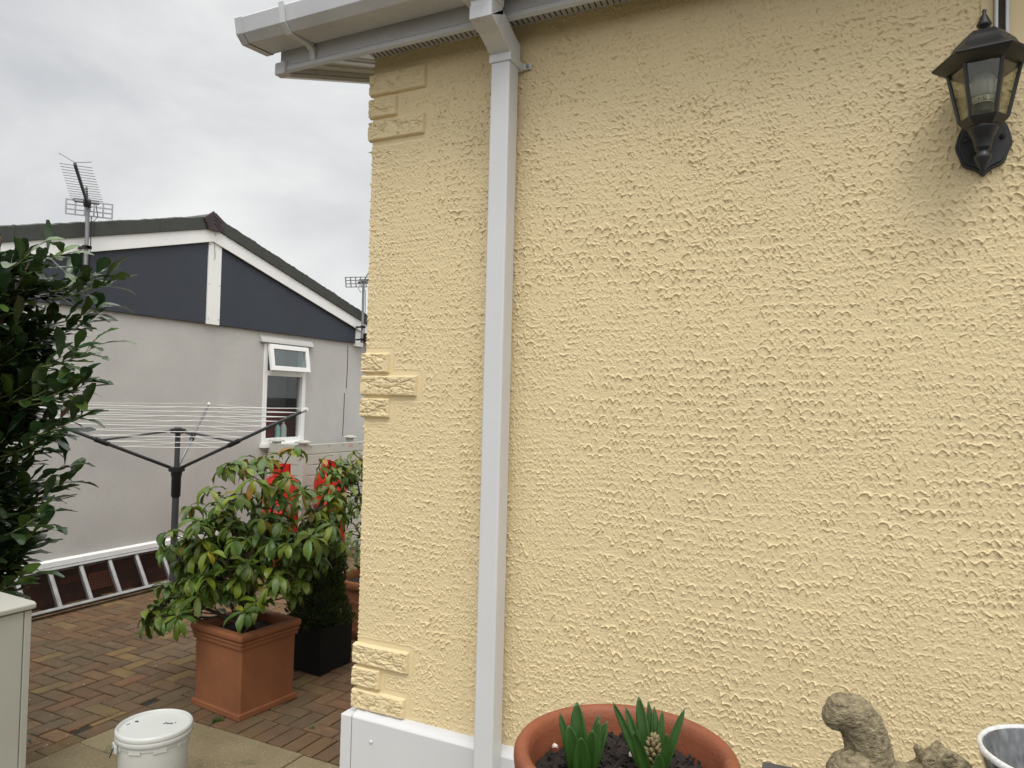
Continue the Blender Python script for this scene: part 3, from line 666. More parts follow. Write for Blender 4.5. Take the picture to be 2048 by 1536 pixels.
bottle('jar', 3.90, .13, .032, m_pale, 'short grey jar at the left end of the window shelf behind glass', 'jar', False)

# ================================================================== AERIALS
def aerial(name, label, mast, zb, zt, tip, ref_shift):
    o = thing(name, label, 'tv aerial', (mast[0], mast[1], zb), 'television aerials on the grey bungalow')
    mx_, my_ = mast
    t = MB(); t.tube([(mx_, my_, zb), (mx_, my_+.003, (zb+zt)/2), (mx_, my_, zt)], .0165, 12); t.build('mast', m_mesh, o, smooth=True, auto=40)
    t = MB(); A = Vector((mx_, my_, zt-.02)); B = Vector(tip); d = (B-A).normalized(); A2 = A-d*.16
    t.obox((A2+B)/2, d, d.cross(Vector((0, 0, 1))).normalized(), Vector((0, 0, 1)), (B-A2).length, .018, .020)
    boom = t.build('boom', m_dark, o)
    s = d.cross(Vector((0, 0, 1))).normalized(); up_ = s.cross(d)
    n_ = 15; Ltot = (B-A).length
    for k in range(n_):
        p = A+d*(.09+(Ltot-.10)*k/(n_-1))+up_*.014; e = .115-.018*k/(n_-1)
        t = MB()
        if k == n_-1: t.tube([p-s*e+up_*.03-d*.03, p, p+s*e+up_*.05-d*.0], .0032, 6)
        else: t.tube([p-s*e, p+s*e], .0032, 6)
        t.obox(p-up_*.004, d, s, up_, .02, .014, .012); t.build('director', m_mesh, o)
    t = MB(); rp = A2; W_, H_ = .335, .066
    for sg in (-1, 1):       # two slotted reflector wings
        for r_ in range(4): t.obox(rp+up_*(.006+sg*0+(r_-1.5)*.040), d, s, up_, .006, W_, .010) if sg == 1 else None
    for cx_ in np.linspace(-W_/2, W_/2, 6): t.obox(rp+s*cx_+up_*.006, d, s, up_, .0062, .012, .132)
    t.build('reflector', m_mesh, o)
    t = MB(); t.obox(A+d*.04, d, s, up_, .09, .05, .05); t.tube([A-s*.085+up_*-.0+d*.05, A+s*.085+d*.05, A+s*.10+d*.05+up_*.012, A+s*.085+d*.05+up_*.024, A-s*.085+d*.05+up_*.024], .006, 8)
    t.tube([A+up_*.02+d*.02, A+up_*.10+d*.16, A+d*.30+up_*.02], .007, 8)
    t.build('dipole', m_dark, o, smooth=True)
    t = MB(); t.tube([A+d*.02-s*.06-up_*.0, A-s*.075-up_*.09, A-s*.05-up_*.13, Vector((mx_+.02, my_+.02, zt-.12)), Vector((mx_+.021, my_+.024, zt-.32)), Vector((mx_+.02, my_+.018, zb+.05))], .0035, 6); t.build('cable', m_cable, o, smooth=True)
    for zz in (zb+.03, zb+.19):
        t = MB(); t.box(GX+.0625, mx_+.03, my_-.018, my_+.018, zz, zz+.018); t.box(mx_-.008, mx_+.03, my_-.03, my_+.03, zz-.004, zz+.022); t.build('bracket', m_black, o)
    return o
aerial('tv_aerial', 'television aerial on the tall mast above the left half of the grey gable', (-4.16, 1.69), 2.72, 3.29, (-3.35, 1.06, 3.31), 0)
aerial('tv_aerial', 'television aerial at the low right end of the gable beside the yellow corner', (-4.15, 5.29), 2.44, 3.23, (-4.35, 6.10, 3.40), 0)

# ================================================================== ROTARY CLOTHES LINE
PX, PY = -3.3, 1.93
ro = thing('rotary_clothes_line', 'dark grey three armed rotary washing line with white cords by the grey bungalow', 'clothes line', (PX, PY, 0))
t = MB(); t.lathe([(.026, 0), (.026, 1.02), ], (PX, PY, 0), 16); t.lathe([(.020, 1.02), (.020, 1.46)], (PX, PY, 0), 16); t.build('pole', m_dark, ro, smooth=True, auto=40)
t = MB(); t.lathe([(.027, .93), (.035, .94), (.036, 1.09), (.042, 1.11), (.042, 1.13), (.060, 1.135), (.060, 1.168), (.03, 1.17)], (PX, PY, 0), 16); t.build('hub', m_black, ro, smooth=True, auto=40)
t = MB(); t.lathe([(.03, 1.43), (.058, 1.435), (.058, 1.468), (.03, 1.472), (.03, 1.478)], (PX, PY, 0), 8); t.build('top_hub', m_black, ro, bevel=.002)
tips = []
def armpt(a, f): return Vector((PX+1.16*f*math.cos(a), PY+1.16*f*math.sin(a), 1.145+(1.65-1.145)*f))
angs = [R(248), R(128), R(8)]
for k, a in enumerate(angs):
    t = MB(); t.tube([armpt(a, .04), armpt(a, 1)], .0125 if k != 1 else .010, 10); ar = t.build('arm', m_dark if k != 1 else m_mesh, ro, smooth=True)
    t = MB(); t.tube([armpt(a, .975), armpt(a, 1.012)], .016, 10); t.build('arm_cap', m_line, ar)
    t = MB(); t.tube([armpt(a, .42), armpt(a, .50)], .019, 10); t.build('slider', m_black, ar)
    t = MB(); p0 = Vector((PX+.05*math.cos(a), PY+.05*math.sin(a), 1.452)); p1 = armpt(a, .46)+Vector((0, 0, .012)); t.tube([p0, p1], .008, 8); t.build('strut', m_dark, ro, smooth=True)
for fr in (.995, .93, .86, .79, .71, .62, .53, .44, .36):
    for k in range(3):
        a, b = angs[k], angs[(k+1) % 3]; A, B = armpt(a, fr)+Vector((0, 0, .012)), armpt(b, fr)+Vector((0, 0, .012))
        sag = random.uniform(.004, .018)*fr; t = MB(); t.tube([A.lerp(B, i/10)-Vector((0, 0, sag*4*(i/10)*(1-i/10))) for i in range(11)], .0031, 5)
        t.build('cord', m_line, ro, smooth=True)

# ================================================================== LADDER
ld = thing('ladder', 'paint spattered aluminium ladder lying on its side against the brick plinth', 'ladder', (-4.1, 2, 0))
b0, t0 = Vector((-4.06, 0, .035)), Vector((-4.235, 0, .325))
ud = (t0-b0).normalized(); nd = Vector((0, 1, 0)).cross(ud)
for (p, nm) in ((b0, 'stile'), (t0, 'stile')):
    t = MB()
    for (w_, th, off) in ((.022, .066, 0),):
        c0 = p+Vector((0, .85, 0)); c1 = p+Vector((0, 2.75, 0))
        t.obox((c0+c1)/2, Vector((0, 1, 0)), nd, ud, 1.9, .062, .005)
        for s_ in (-1, 1): t.obox((c0+c1)/2+nd*s_*.0285-ud*(.009 if p is t0 else -.009), Vector((0, 1, 0)), nd, ud, 1.9, .005, .022)
    t.build('stile', m_alu, ld, bevel=.001)
y = 1.03
while y < 2.7:
    t = MB(); A = b0+Vector((0, y, 0)); B = t0+Vector((0, y, 0)); t.obox((A+B)/2, Vector((0, 1, 0)), nd, ud, .034, .030, (B-A).length-.006)
    t.obox((A+B)/2+nd*.017, Vector((0, 1, 0)), nd, ud, .018, .006, (B-A).length-.006)
    t.build('rung', m_alu, ld, bevel=.003); y += .252

# ================================================================== PLASTIC FENCE
fe = thing('plastic_fence', 'pale grey green plastic plank enclosure with capped posts below the bungalow window', 'fence', (-3.9, 4.4, 0))
FZ = 1.238
def planks(name, p0, p1, th=.03):
    t = MB(); n_ = 11; hgt = FZ/n_
    d = (Vector(p1)-Vector(p0)); Ln = d.length; d.normalize(); nn = d.cross(Vector((0, 0, 1)))
    for k in range(n_): 
        z = hgt*k+.02*(k == 0)
        t.obox((Vector(p0)+Vector(p1))/2+Vector((0, 0, z+hgt/2)), d, nn, Vector((0, 0, 1)), Ln, th, hgt-.010)
    t.obox((Vector(p0)+Vector(p1))/2+Vector((0, 0, FZ/2)), d, nn, Vector((0, 0, 1)), Ln-.01, th*.6, FZ-.02)
    return t.build(name, m_fence, fe, bevel=.004)
planks('plank_panel', (-4.27, 3.885, 0), (-3.832, 3.885, 0)); pp = planks('plank_panel', (-3.785, 3.935, 0), (-3.785, 6.2, 0))
for (xx, yy) in ((-4.19, 3.92), (-3.80, 3.90), (-4.16, 5.12)):
    t = MB(); t.box(xx-.034, xx+.034, yy-.034, yy+.034, 0, FZ+.012); po = t.build('post', m_fence, fe, bevel=.003)
    t = MB(); t.add([(xx+a*.062, yy+b*.062, FZ+.0125) for a, b in ((-1, -1), (1, -1), (1, 1), (-1, 1))]+[(xx+a*.062, yy+b*.062, FZ+.026) for a, b in ((-1, -1), (1, -1), (1, 1), (-1, 1))]+[(xx+a*.022, yy+b*.022, FZ+.046) for a, b in ((-1, -1), (1, -1), (1, 1), (-1, 1))],
                    [(3, 2, 1, 0), (0, 1, 5, 4), (1, 2, 6, 5), (2, 3, 7, 6), (3, 0, 4, 7), (4, 5, 9, 8), (5, 6, 10, 9), (6, 7, 11, 10), (7, 4, 8, 11), (8, 9, 10, 11)])
    t.build('post_cap', m_fence, po, bevel=.002)
for k, yy in enumerate((4.00, 4.28, 4.52, 4.82)):
    t = MB(); t.box(-3.7699, -3.767, yy-.005, yy+.005, FZ-.035, FZ-.025); t.build('screw', m_dark, pp)
t = MB(); t.box(-3.7699, -3.7685, 4.62, 4.69, FZ-.055, FZ-.018); t.build('sticker', m_tape, pp)

# ================================================================== GAS CYLINDERS
def cylinder(x, y, lab, rot):
    o = thing('gas_cylinder', lab, 'gas cylinder', (x, y, 0), 'red gas cylinders')
    K = .925
    t = MB(); t.lathe([(.14, 0), (.15, .01), (.15, .05), (.165, .07), (.170, .12), (.170, .66), (.174, .665), (.174, .685), (.170, .69), (.170, .92), (.16, .985), (.13, 1.035), (.08, 1.06), (.045, 1.07)], (x, y, 0), 40); t.v = [(a_, b_, c_*K) for a_, b_, c_ in t.v]; t.build('body', m_red, o, smooth=True, auto=50)
    t = MB()
    for (a0, a1) in ((.25, 2.85), (3.45, 5.95)):
        n_ = 14; V = []; F = []
        for i in range(n_+1):
            a = a0+(a1-a0)*i/n_+rot
            for (r_, z) in ((.085, 1.045), (.085, 1.17), (.079, 1.17), (.079, 1.045)): V.append((x+r_*math.cos(a), y+r_*math.sin(a), z*K))
        for i in range(n_):
            for q in range(4): F.append((i*4+q, i*4+(q+1) % 4, (i+1)*4+(q+1) % 4, (i+1)*4+q))
        F += [(0, 1, 2, 3), tuple(n_*4+q for q in (3, 2, 1, 0))]; t.add(V, F)
    t.build('collar', m_red, o, bevel=.003)
    t = MB(); t.lathe([(.022, 1.06), (.022, 1.11), (.012, 1.115), (.012, 1.13), (.026, 1.132), (.026, 1.15)], (x, y, 0), 12); t.tube([(x, y, 1.10), (x+.05, y-.03, 1.10)], .012, 8); t.v = [(a_, b_, c_*K) for a_, b_, c_ in t.v]; t.build('valve', m_black, o)
    return o
cylinder(-3.55, 3.335, 'red propane gas cylinder standing left, nearer the bungalow window', .4)
cylinder(-3.50, 4.00, 'red propane gas cylinder standing right, beside the yellow corner', 2.0)

# ================================================================== foliage helpers
def leaf(mb, base, d, nrm, ln, wd, curl, col, fold=.25, seg=5, tipw=.0, obov=.55):
    """one curved leaf; d start direction, nrm upper side"""
    d = Vector(d).normalized(); nrm = Vector(nrm); nrm = (nrm-d*nrm.dot(d))
    if nrm.length < 1e-4: nrm = d.orthogonal()
    nrm.normalize(); s = d.cross(nrm)
    p = Vector(base); V = []; F = []; st = ln/seg; tw = random.uniform(-.25, .25)
    for i in range(seg+1):
        t = i/seg
        wv = (wd*(math.sin(math.pi*min(1, t**(1.15 if obov < .8 else 1.75)*.97+.03))**.75)*.96 if i < seg else wd*(0 if obov < .8 else .30))+.0008
        if i == 0: wv = wd*.08
        ws = s*math.cos(tw*t)+nrm*math.sin(tw*t)
        wave = random.uniform(-.12, .12)*wd
        V += [p+ws*wv/2+nrm*(fold*wv/2+wave*(0 < i < seg)), p, p-ws*wv/2+nrm*(fold*wv/2-wave*(0 < i < seg))]
        q = Quaternion(s, -curl/seg*(.5+t)); d = q @ d; nrm = q @ nrm
        p = p+d*st
    for i in range(seg):
        a = i*3; F += [(a, a+1, a+4, a+3), (a+1, a+2, a+5, a+4)]
    mb.add(V, F, col)
def bez(a, b, c, n=8):
    a, b, c = Vector(a), Vector(b), Vector(c)
    return [a*(1-t)**2+b*2*t*(1-t)+c*t*t for t in [i/n for i in range(n+1)]]
def rv(s=1): return Vector((random.gauss(0, s), random.gauss(0, s), random.gauss(0, s)))

def whorl(mb, c, axis, n, ln, wd, cols, droop=1.0):
    axis = axis.normalized(); a0 = random.uniform(0, 6.28); s = axis.orthogonal().normalized(); b = axis.cross(s)
    for k in range(n):
        a = a0+2.399*k+random.uniform(-.25, .25); out_ = s*math.cos(a)+b*math.sin(a)
        d = (out_*1.0+axis*random.uniform(-.05, .5)).normalized()
        c_ = random.choice(cols); v = random.uniform(.75, 1.25)
        leaf(mb, c-axis*random.uniform(0, .03), d+Vector((0, 0, -.22)), Vector((0, 0, 1))*.9+axis*.5, ln*random.uniform(.7, 1.12), wd*random.uniform(.8, 1.15), random.uniform(.9, 2.1)*droop, tuple(x*v for x in c_), fold=random.uniform(.15, .45))

G_ = [(1, 1, 1), (.8, .95, .9), (.6, .85, .9), (1.1, 1.2, .8), (1.45, 1.4, .8), (.9, 1.2, 1.5)]
YG = G_+[(1.8, 1.5, .7), (1.9, 1.2, .8)]
RD = [(2.6, .9, .8), (3.0, 1.1, .9), (1.9, 1.3, .8), (1.4, 1.3, .8)]
BUD = (1.6, 2.2, 2.6)

def shrub(name, label, base, limbs, whorls, ln, wd, nleaf, redtop, extra):
    o = thing(name, label, 'shrub', base)
    base = Vector(base); st = MB(); fo = MB(); nodes = []
    for (m1, e) in limbs:
        pts = bez(base+Vector((random.uniform(-.05, .05), random.uniform(-.05, .05), 0)), m1, e, 12)
        st.tube(pts, [.013*(1-.72*i/12)+.001 for i in range(13)], 7); nodes += [(p, i) for i, p in enumerate(pts) if i > 2]
    allw = list(whorls)
    cen = Vector((sum(w_[0] for w_ in whorls)/len(whorls), sum(w_[1] for w_ in whorls)/len(whorls), sum(w_[2] for w_ in whorls)/len(whorls)))
    for k in range(extra):
        w_ = Vector(random.choice(whorls))
        while w_.z > cen.z+.28: w_ = Vector(random.choice(whorls))
        back = Vector((-.441, .897, 0))
        allw.append(w_.lerp(cen, random.uniform(0, .5))+back*random.uniform(.02, .40)+rv(.035))
    for w_ in allw:
        w_ = Vector(w_)
        q = min((n_ for n_ in nodes), key=lambda n_: (n_[0]-w_).length+(.35 if n_[0].z > w_.z-.02 else 0))[0]
        mid = q.lerp(w_, .5)+Vector((0, 0, -.03))+rv(.015)
        pts = bez(q, mid, w_, 6); st.tube(pts, [.0042*(1-.6*i/6)+.0006 for i in range(7)], 5)
        axis = (pts[-1]-pts[-3]).normalized()*.8+Vector((0, 0, .7))
        cols = (RD+YG if w_.z > redtop+.17 else (YG if w_.z > redtop-.05 else G_))
        if random.random() < .10: cols = YG
        whorl(fo, w_, axis, random.randint(nleaf-2, nleaf+2), ln, wd, cols)
        for f in (.55, .8):
            if random.random() < .6:
                p = pts[int(f*6)]; a = random.uniform(0, 6.28)
                leaf(fo, p, (math.cos(a), math.sin(a), .2), (0, 0, 1), ln*random.uniform(.7, 1), wd, random.uniform(.8, 1.7), random.choice(cols))
    st.build('stems', m_bark, o, smooth=True); fo.build('foliage', m_leaf, o, smooth=True)
    return o

# ================================================================== TERRACOTTA BOX PLANTER + SHRUB
def rotbox(mb, c, ang, sx_, sy_, z0, z1, taper=1.0, inner=None):
    ca, sa_ = math.cos(ang), math.sin(ang)
    def ring(hx, hy, z): return [(c[0]+a*hx*ca-b*hy*sa_, c[1]+a*hx*sa_+b*hy*ca, z) for a, b in ((-1, -1), (1, -1), (1, 1), (-1, 1))]
    V = ring(sx_/2*taper, sy_/2*taper, z0)+ring(sx_/2, sy_/2, z1); F = [(0, 1, 5, 4), (1, 2, 6, 5), (2, 3, 7, 6), (3, 0, 4, 7)]
    if inner:
        V += ring(sx_/2-inner, sy_/2-inner, z1)+ring(sx_/2-inner, sy_/2-inner, z0)
        F += [(4, 5, 9, 8), (5, 6, 10, 9), (6, 7, 11, 10), (7, 4, 8, 11), (8, 9, 13, 12), (9, 10, 14, 13), (10, 11, 15, 14), (11, 8, 12, 15), (0, 12, 13, 1), (1, 13, 14, 2), (2, 14, 15, 3), (3, 15, 12, 0)]
    else: F += [(3, 2, 1, 0), (4, 5, 6, 7)]
    mb.add(V, F)
AN = R(-6)
pc = (-1.605, 1.055)
pl_ = thing('square_planter', 'large square terracotta planter with rolled rim holding the biggest green shrub', 'planter', (pc[0], pc[1], 0))
t = MB(); rotbox(t, pc, AN, .400, .375, .0, .445, .985, .03); t.build('planter_body', m_terra, pl_, bevel=.012, seg=3)
t = MB(); rotbox(t, pc, AN, .450, .425, .418, .460, .995, .055); t.build('planter_rim', m_terra, pl_, bevel=.017, seg=5)
t = MB(); rotbox(t, pc, AN, .432, .407, .398, .4175, 1, .02); t.build('rim_band', m_terra, pl_, bevel=.008, seg=3)
t = MB(); rotbox(t, pc, AN, .424, .399, .372, .3975, .985, .02); t.build('rim_band', m_terra, pl_, bevel=.010, seg=3)
t = MB(); rotbox(t, pc, AN, .420, .395, .0, .035, 1, .02); t.build('foot_band', m_terra, pl_, bevel=.006, seg=3)
t = MB(); rotbox(t, pc, AN, .345, .320, .35, .405, 1); t.build('soil', m_soil, pl_)
WH = [(-1.43, 0.7, 1.39), (-1.41, 0.75, 1.4), (-1.75, 0.87, 1.23), (-1.8, 0.81, 1.13), (-1.85, 0.69, 0.99), (-2.13, 0.81, 0.5), (-1.78, 0.79, 0.73), (-1.55, 0.71, 0.92), (-1.6, 0.89, 1.02), (-1.37, 0.73, 1.01), (-1.39, 0.84, 0.86), (-1.32, 0.93, 0.97), (-1.26, 0.94, 1.07), (-1.23, 1.06, 1.24), (-1.2, 1.24, 1.03), (-1.26, 1.29, 0.82), (-1.23, 0.9, 0.8), (-1.24, 1.1, 0.74), (-1.5, 0.92, 0.74), (-1.27, 0.87, 0.74), (-1.3, 0.73, 0.64), (-2.12, 0.93, 0.64), (-1.62, 0.75, 0.78), (-1.89, 0.75, 0.9), (-1.97, 0.9, 0.79), (-1.26, 1.03, 1.47), (-1.34, 0.89, 1.42), (-1.5, 0.93, 1.37), (-1.27, 0.74, 1.33), (-1.18, 1.27, 1.19), (-2.01, 0.79, 0.49), (-1.75, 0.7, 0.55), (-2.21, 0.87, 0.41), (-1.73, 0.93, 0.65), (-1.18, 0.91, 0.97), (-1.4, 0.93, 1.08), (-1.66, 0.74, 1.07), (-1.24, 1.16, 0.8), (-1.23, 1.17, 1.11), (-1.18, 0.9, 1.32), (-1.39, 1.03, 1.21), (-1.64, 0.85, 1.17), (-1.4, 0.96, 0.84), (-1.6, 0.93, 0.66), (-1.71, 0.79, 0.65), (-1.3, 1.1, 0.66), (-1.73, 0.9, 1.05), (-1.08, 0.97, 1.01), (-1.56, 0.94, 1.2), (-1.13, 1.12, 0.94), (-1.80, .85, .85), (-1.9, .85, .72), (-1.75, .8, .88), (-1.68, .78, .95), (-1.85, .8, .62), (-1.7, .85, .7), (-1.15, 1.2, 1.02), (-1.22, 1.28, 1.24), (-1.30, 1.25, .95)]
limbs = [((-1.62, 1.05, .8), (-1.66, .95, 1.15)), ((-1.6, 1.1, .85), (-1.5, 1.05, 1.35)), ((-1.55, 1.05, .7), (-1.32, 1.0, 1.35)),
         ((-1.5, 1.1, .65), (-1.22, 1.15, 1.1)), ((-1.7, 1.0, .65), (-1.95, .9, .8)), ((-1.75, 1.0, .52), (-2.05, .88, .55)),
         ((-1.6, .98, .6), (-1.5, .8, .85)), ((-1.48, 1.0, .56), (-1.25, 1.0, .72)), ((-1.64, 1.0, .62), (-1.75, .8, .98))]
sh = shrub('broadleaf_shrub', 'large glossy green shrub with drooping whorled leaves growing in the square terracotta planter', (pc[0], pc[1], .40), limbs, WH, .120, .039, 9, 1.16, 120)
t = MB(); t.tube([(-1.60, 1.06, .36), (-1.60, 1.055, .75)], .018, 10); t.build('old_trunk', m_bark, sh, smooth=True)

# ribbed round pot + second shrub
rp = (-1.69, 2.40)
o = thing('ribbed_pot', 'round ribbed terracotta pot behind the black planter, half hidden by the yellow corner', 'plant pot', (rp[0], rp[1], 0))
prof = [(.19, 0), (.205, .02)]
for k in range(5): z = .03+.068*k; r_ = .212+.010*k; prof += [(r_, z), (r_+.016, z+.045), (r_+.014, z+.060)]
prof += [(.262, .375), (.285, .385), (.292, .41), (.285, .43), (.262, .434), (.25, .42), (.25, .36)]
t = MB(); t.lathe(prof, (rp[0], rp[1], 0), 48, cap=False); t.build('pot_body', m_terra, o, smooth=True, auto=50)
t = MB(); t.lathe([(.252, .30), (.25, .37), (0, .39)], (rp[0], rp[1], 0), 24); t.build('soil', m_soil, o)
WH2 = [(-1.91, 2.2, 1.31), (-1.72, 2.11, 1.37), (-1.82, 2.37, 1.2), (-1.96, 2.07, 1.3), (-1.91, 2.43, 1.03), (-1.69, 2.21, 0.87), (-1.88, 2.27, 0.91), (-1.77, 2.24, 0.73), (-1.95, 2.26, 1.12), (-1.68, 2.17, 0.66), (-1.87, 2.06, 1.21), (-1.84, 2.38, 1.31), (-1.95, 2.35, 0.58), (-1.84, 2.31, 0.51), (-1.66, 2.2, 1.25), (-1.62, 2.2, 1.05), (-1.75, 2.15, 1.28), (-1.80, 2.2, 1.0), (-1.74, 2.12, 1.12), (-1.72, 2.1, .8), (-1.85, 2.2, 1.18), (-1.70, 2.15, .98), (-2.05, 2.15, 1.22), (-1.98, 2.2, 1.18), (-2.08, 2.2, 1.08), (-2.0, 2.1, 1.25), (-1.95, 2.15, 1.05), (-2.02, 2.2, .95), (-1.88, 2.15, 1.25)]
limbs = [((-1.75, 2.35, .8), (-1.86, 2.3, 1.25)), ((-1.65, 2.35, .7), (-1.70, 2.2, 1.3)), ((-1.72, 2.38, .6), (-1.88, 2.35, .8)), ((-1.62, 2.35, .55), (-1.65, 2.2, .85))]
shrub('young_shrub', 'thin yellow green shrub with reddish leaf tips growing in the ribbed pot by the corner', (rp[0]-.04, rp[1]-.02, .385), limbs, WH2, .105, .032, 6, 1.08, 10)

# black cube planter + conifer
kc = (-1.625, 1.70)
o = thing('black_planter', 'black cube planter between the terracotta planter and the ribbed pot', 'planter', (kc[0], kc[1], 0))
t = MB(); rotbox(t, kc, R(-2), .30, .30, 0, .292, .985, .018); t.build('planter_body', m_pblack, o, bevel=.004)
t = MB(); rotbox(t, kc, R(-2), .262, .262, .20, .268, 1); t.build('soil', m_soil, o)
o = thing('dwarf_conifer', 'dark dwarf conifer with gold green tips growing in the black planter', 'conifer', (kc[0], kc[1], .265))
t = MB(); t.tube([(kc[0], kc[1], .25), (kc[0], kc[1], .95)], [.02, .004], 8); t.build('trunk', m_bark, o)
t = MB()
pr = [(.0, .26)]+[((.150*(1-i/12)**.55+.008)*(.80+.10*(i % 2)), .28+.66*i/12) for i in range(13)]
n0 = len(t.v); t.col = (.35, .42, .45); t.lathe(pr, (kc[0], kc[1], 0), 18); t.col = None
for k in range(9000):
    h = random.random()**1.15; z = .28+h*.70; R_ = (.172*(1-h)**.55+.014)*random.uniform(.72, 1.08); a = random.uniform(0, 6.283)
    R_ *= 1+.16*math.sin(3*a+9*h)
    p = Vector((kc[0]+R_*math.cos(a), kc[1]+R_*math.sin(a), z)); d = Vector((math.cos(a), math.sin(a), random.uniform(.5, 1.6))).normalized()
    v = random.choice([(.5, .6, .6), (.8, .9, .7), (1.5, 1.4, .8), (.35, .45, .5), (1.3, .8, .6)])
    ln = random.uniform(.018, .040); s = d.cross(rv()).normalized()*random.uniform(.004, .007)
    t.add([p, p+d*ln*.5+s, p+d*ln, p+d*ln*.5-s], [(0, 1, 2, 3)], v)
t.build('foliage', m_conif, o)

# ================================================================== LAUREL (left)
lb_ = Vector((-2.75, -.02, 0))
lo = thing('laurel_bush', 'tall dark glossy laurel bush rising behind the cream cabinet at the left edge', 'bush', tuple(lb_))
SH = [(-2.69, 0.25, 2.59), (-2.17, 0.11, 2.52), (-2.42, 0.34, 2.57), (-2.01, 0.17, 2.52), (-2.34, 0.45, 2.47), (-2.07, 0.39, 2.46), (-1.98, 0.42, 2.43), (-2.29, 0.48, 2.36), (-2.12, 0.46, 2.21), (-2.18, 0.44, 2.13), (-1.8, 0.22, 1.97), (-2.04, 0.27, 1.96), (-1.88, 0.2, 1.8), (-1.9, 0.25, 1.79), (-2.03, 0.2, 1.8), (-2.33, 0.42, 1.62), (-1.89, 0.22, 1.63), (-2.09, 0.22, 1.55), (-2.26, 0.25, 1.44), (-2.32, 0.42, 1.35), (-2.35, 0.47, 1.26), (-2.32, 0.35, 1.2), (-2.11, 0.17, 1.13), (-2.24, 0.3, 1.05), (-2.41, 0.31, 0.9), (-2.09, 0.1, 0.85), (-2.49, 0.26, 0.71)]
st = MB(); fo = MB(); yw = MB()
def shoot(tip, back, ln_, dens, bright):
    """a leafy shoot that ends at tip; back points inwards"""
    tip = Vector(tip); b = tip+back*ln_; pts = bez(b, b.lerp(tip, .5)+Vector((0, 0, -.04)), tip, 8)
    yw.tube(pts, [.0048*(1-.6*i/8) for i in range(9)], 5)
    n_ = int(ln_*dens); a = random.uniform(0, 6.28)
    for k in range(n_):
        f = .12+.88*(k+1)/n_; i = min(7, int(f*8)); p = pts[i].lerp(pts[i+1], f*8-i); ax = (pts[i+1]-pts[i]).normalized()
        s = ax.orthogonal().normalized(); q = ax.cross(s); a += 2.4+random.uniform(-.4, .4); o_ = s*math.cos(a)+q*math.sin(a)
        d = (o_*Vector((1, 1, .6))+ax*random.uniform(.7, 1.6)).normalized(); v = random.uniform(.7, 1.2)*bright
        c_ = random.choice([(1, 1, 1), (.8, .95, .95), (1.25, 1.2, .8), (1.7, 1.55, .8)])
        leaf(fo, p, d, Vector((0, 0, 1))+ax*.3, random.uniform(.125, .195), random.uniform(.052, .070), random.uniform(-.2, 1.0), tuple(x*v for x in c_), fold=random.uniform(.05, .35), obov=1, seg=6)
cent = Vector((-2.75, -.05, 0))
for (x, y, z) in SH:
    if z > 2.4: z -= .09
    back = Vector((cent.x-x, cent.y-y, -.35)).normalized()
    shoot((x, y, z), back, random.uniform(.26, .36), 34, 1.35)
def rad_at(z):     # crown radius by height
    return {0: .40}.get(0, .4) if z < .6 else np.interp(z, [.6, 1.0, 1.3, 1.8, 2.2, 2.5, 2.62], [.42, .58, .52, .68, .66, .42, .15])
for k in range(640):
    z = random.uniform(.55, 2.40); a = random.uniform(-2.2, 2.0); rr_ = rad_at(z)*random.uniform(.45, .92)
    tip = Vector((cent.x+rr_*math.cos(a), cent.y+rr_*math.sin(a)*.9, z)); back = Vector((-math.cos(a), -math.sin(a), -.45)).normalized()
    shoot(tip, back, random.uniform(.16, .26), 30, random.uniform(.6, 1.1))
for (x, y, z) in SH[::3]+[(-2.9, -.5, 2.2), (-2.6, -.55, 1.8), (-3.1, .2, 2.1)]:
    pts = bez(lb_+rv(.03)*Vector((1, 1, 0)).length*.3, Vector((lb_.x+.05, lb_.y, z*.6)), Vector((x, y, z)).lerp(Vector((cent.x, cent.y, z)), .45), 12)
    pts[0].z = 0; st.tube(pts, [.022*(1-.75*i/12) for i in range(13)], 7)
st.build('branches', m_bark, lo, smooth=True); yw.build('young_shoots', m_bark2, lo, smooth=True); fo.build('foliage', m_laurel, lo, smooth=True)

# ================================================================== CABINET
cb_ = thing('utility_cabinet', 'cream metal utility cabinet with overhanging lid at the lower left edge', 'cabinet', (-1.77, -.55, 0))
t = MB(); t.box(-1.97, -1.585, -1.0, -.1815, .0, .828); t.build('cabinet_body', m_cab, cb_, bevel=.004)
t = MB(); t.box(-1.585+.0005, -1.572, -.975, -.200, .03, .822); t.build('door', m_cab, cb_, bevel=.004)
t = MB(); t.box(-1.60, -1.572, -.1965, -.168, .0, .822); t.build('side_strip', m_cab, cb_, bevel=.003)
t = MB(); t.prism([(-1.98, .8285), (-1.558, .8285), (-1.556, .850), (-1.572, .858), (-1.98, .868)], 'y', -1.02, -.158); t.build('lid', m_cab, cb_, bevel=.006, seg=3)

# ================================================================== BUCKET
bc = Vector((-1.10, .072, 0))
bu = thing('paint_bucket', 'white plastic bucket with a scrawled lid and wire handle on the buff slabs', 'bucket', tuple(bc))
t = MB(); t.lathe([(0, .004), (.120, .002), (.124, .008), (.137, .300), (.141, .302), (.141, .316), (.138, .318), (.139, .335), (0, .336)], tuple(bc), 64); bb = t.build('bucket_body', m_bucket, bu, smooth=True, auto=35)
t = MB(); t.lathe([(.1465, .318), (.1490, .321), (.1490, .336), (.1475, .338), (.1490, .340), (.1490, .353), (.1455, .359), (.141, .361), (.137, .357), (.1345, .349), (0, .348)], tuple(bc), 64); li = t.build('lid', m_bucket, bu, smooth=True, auto=50)
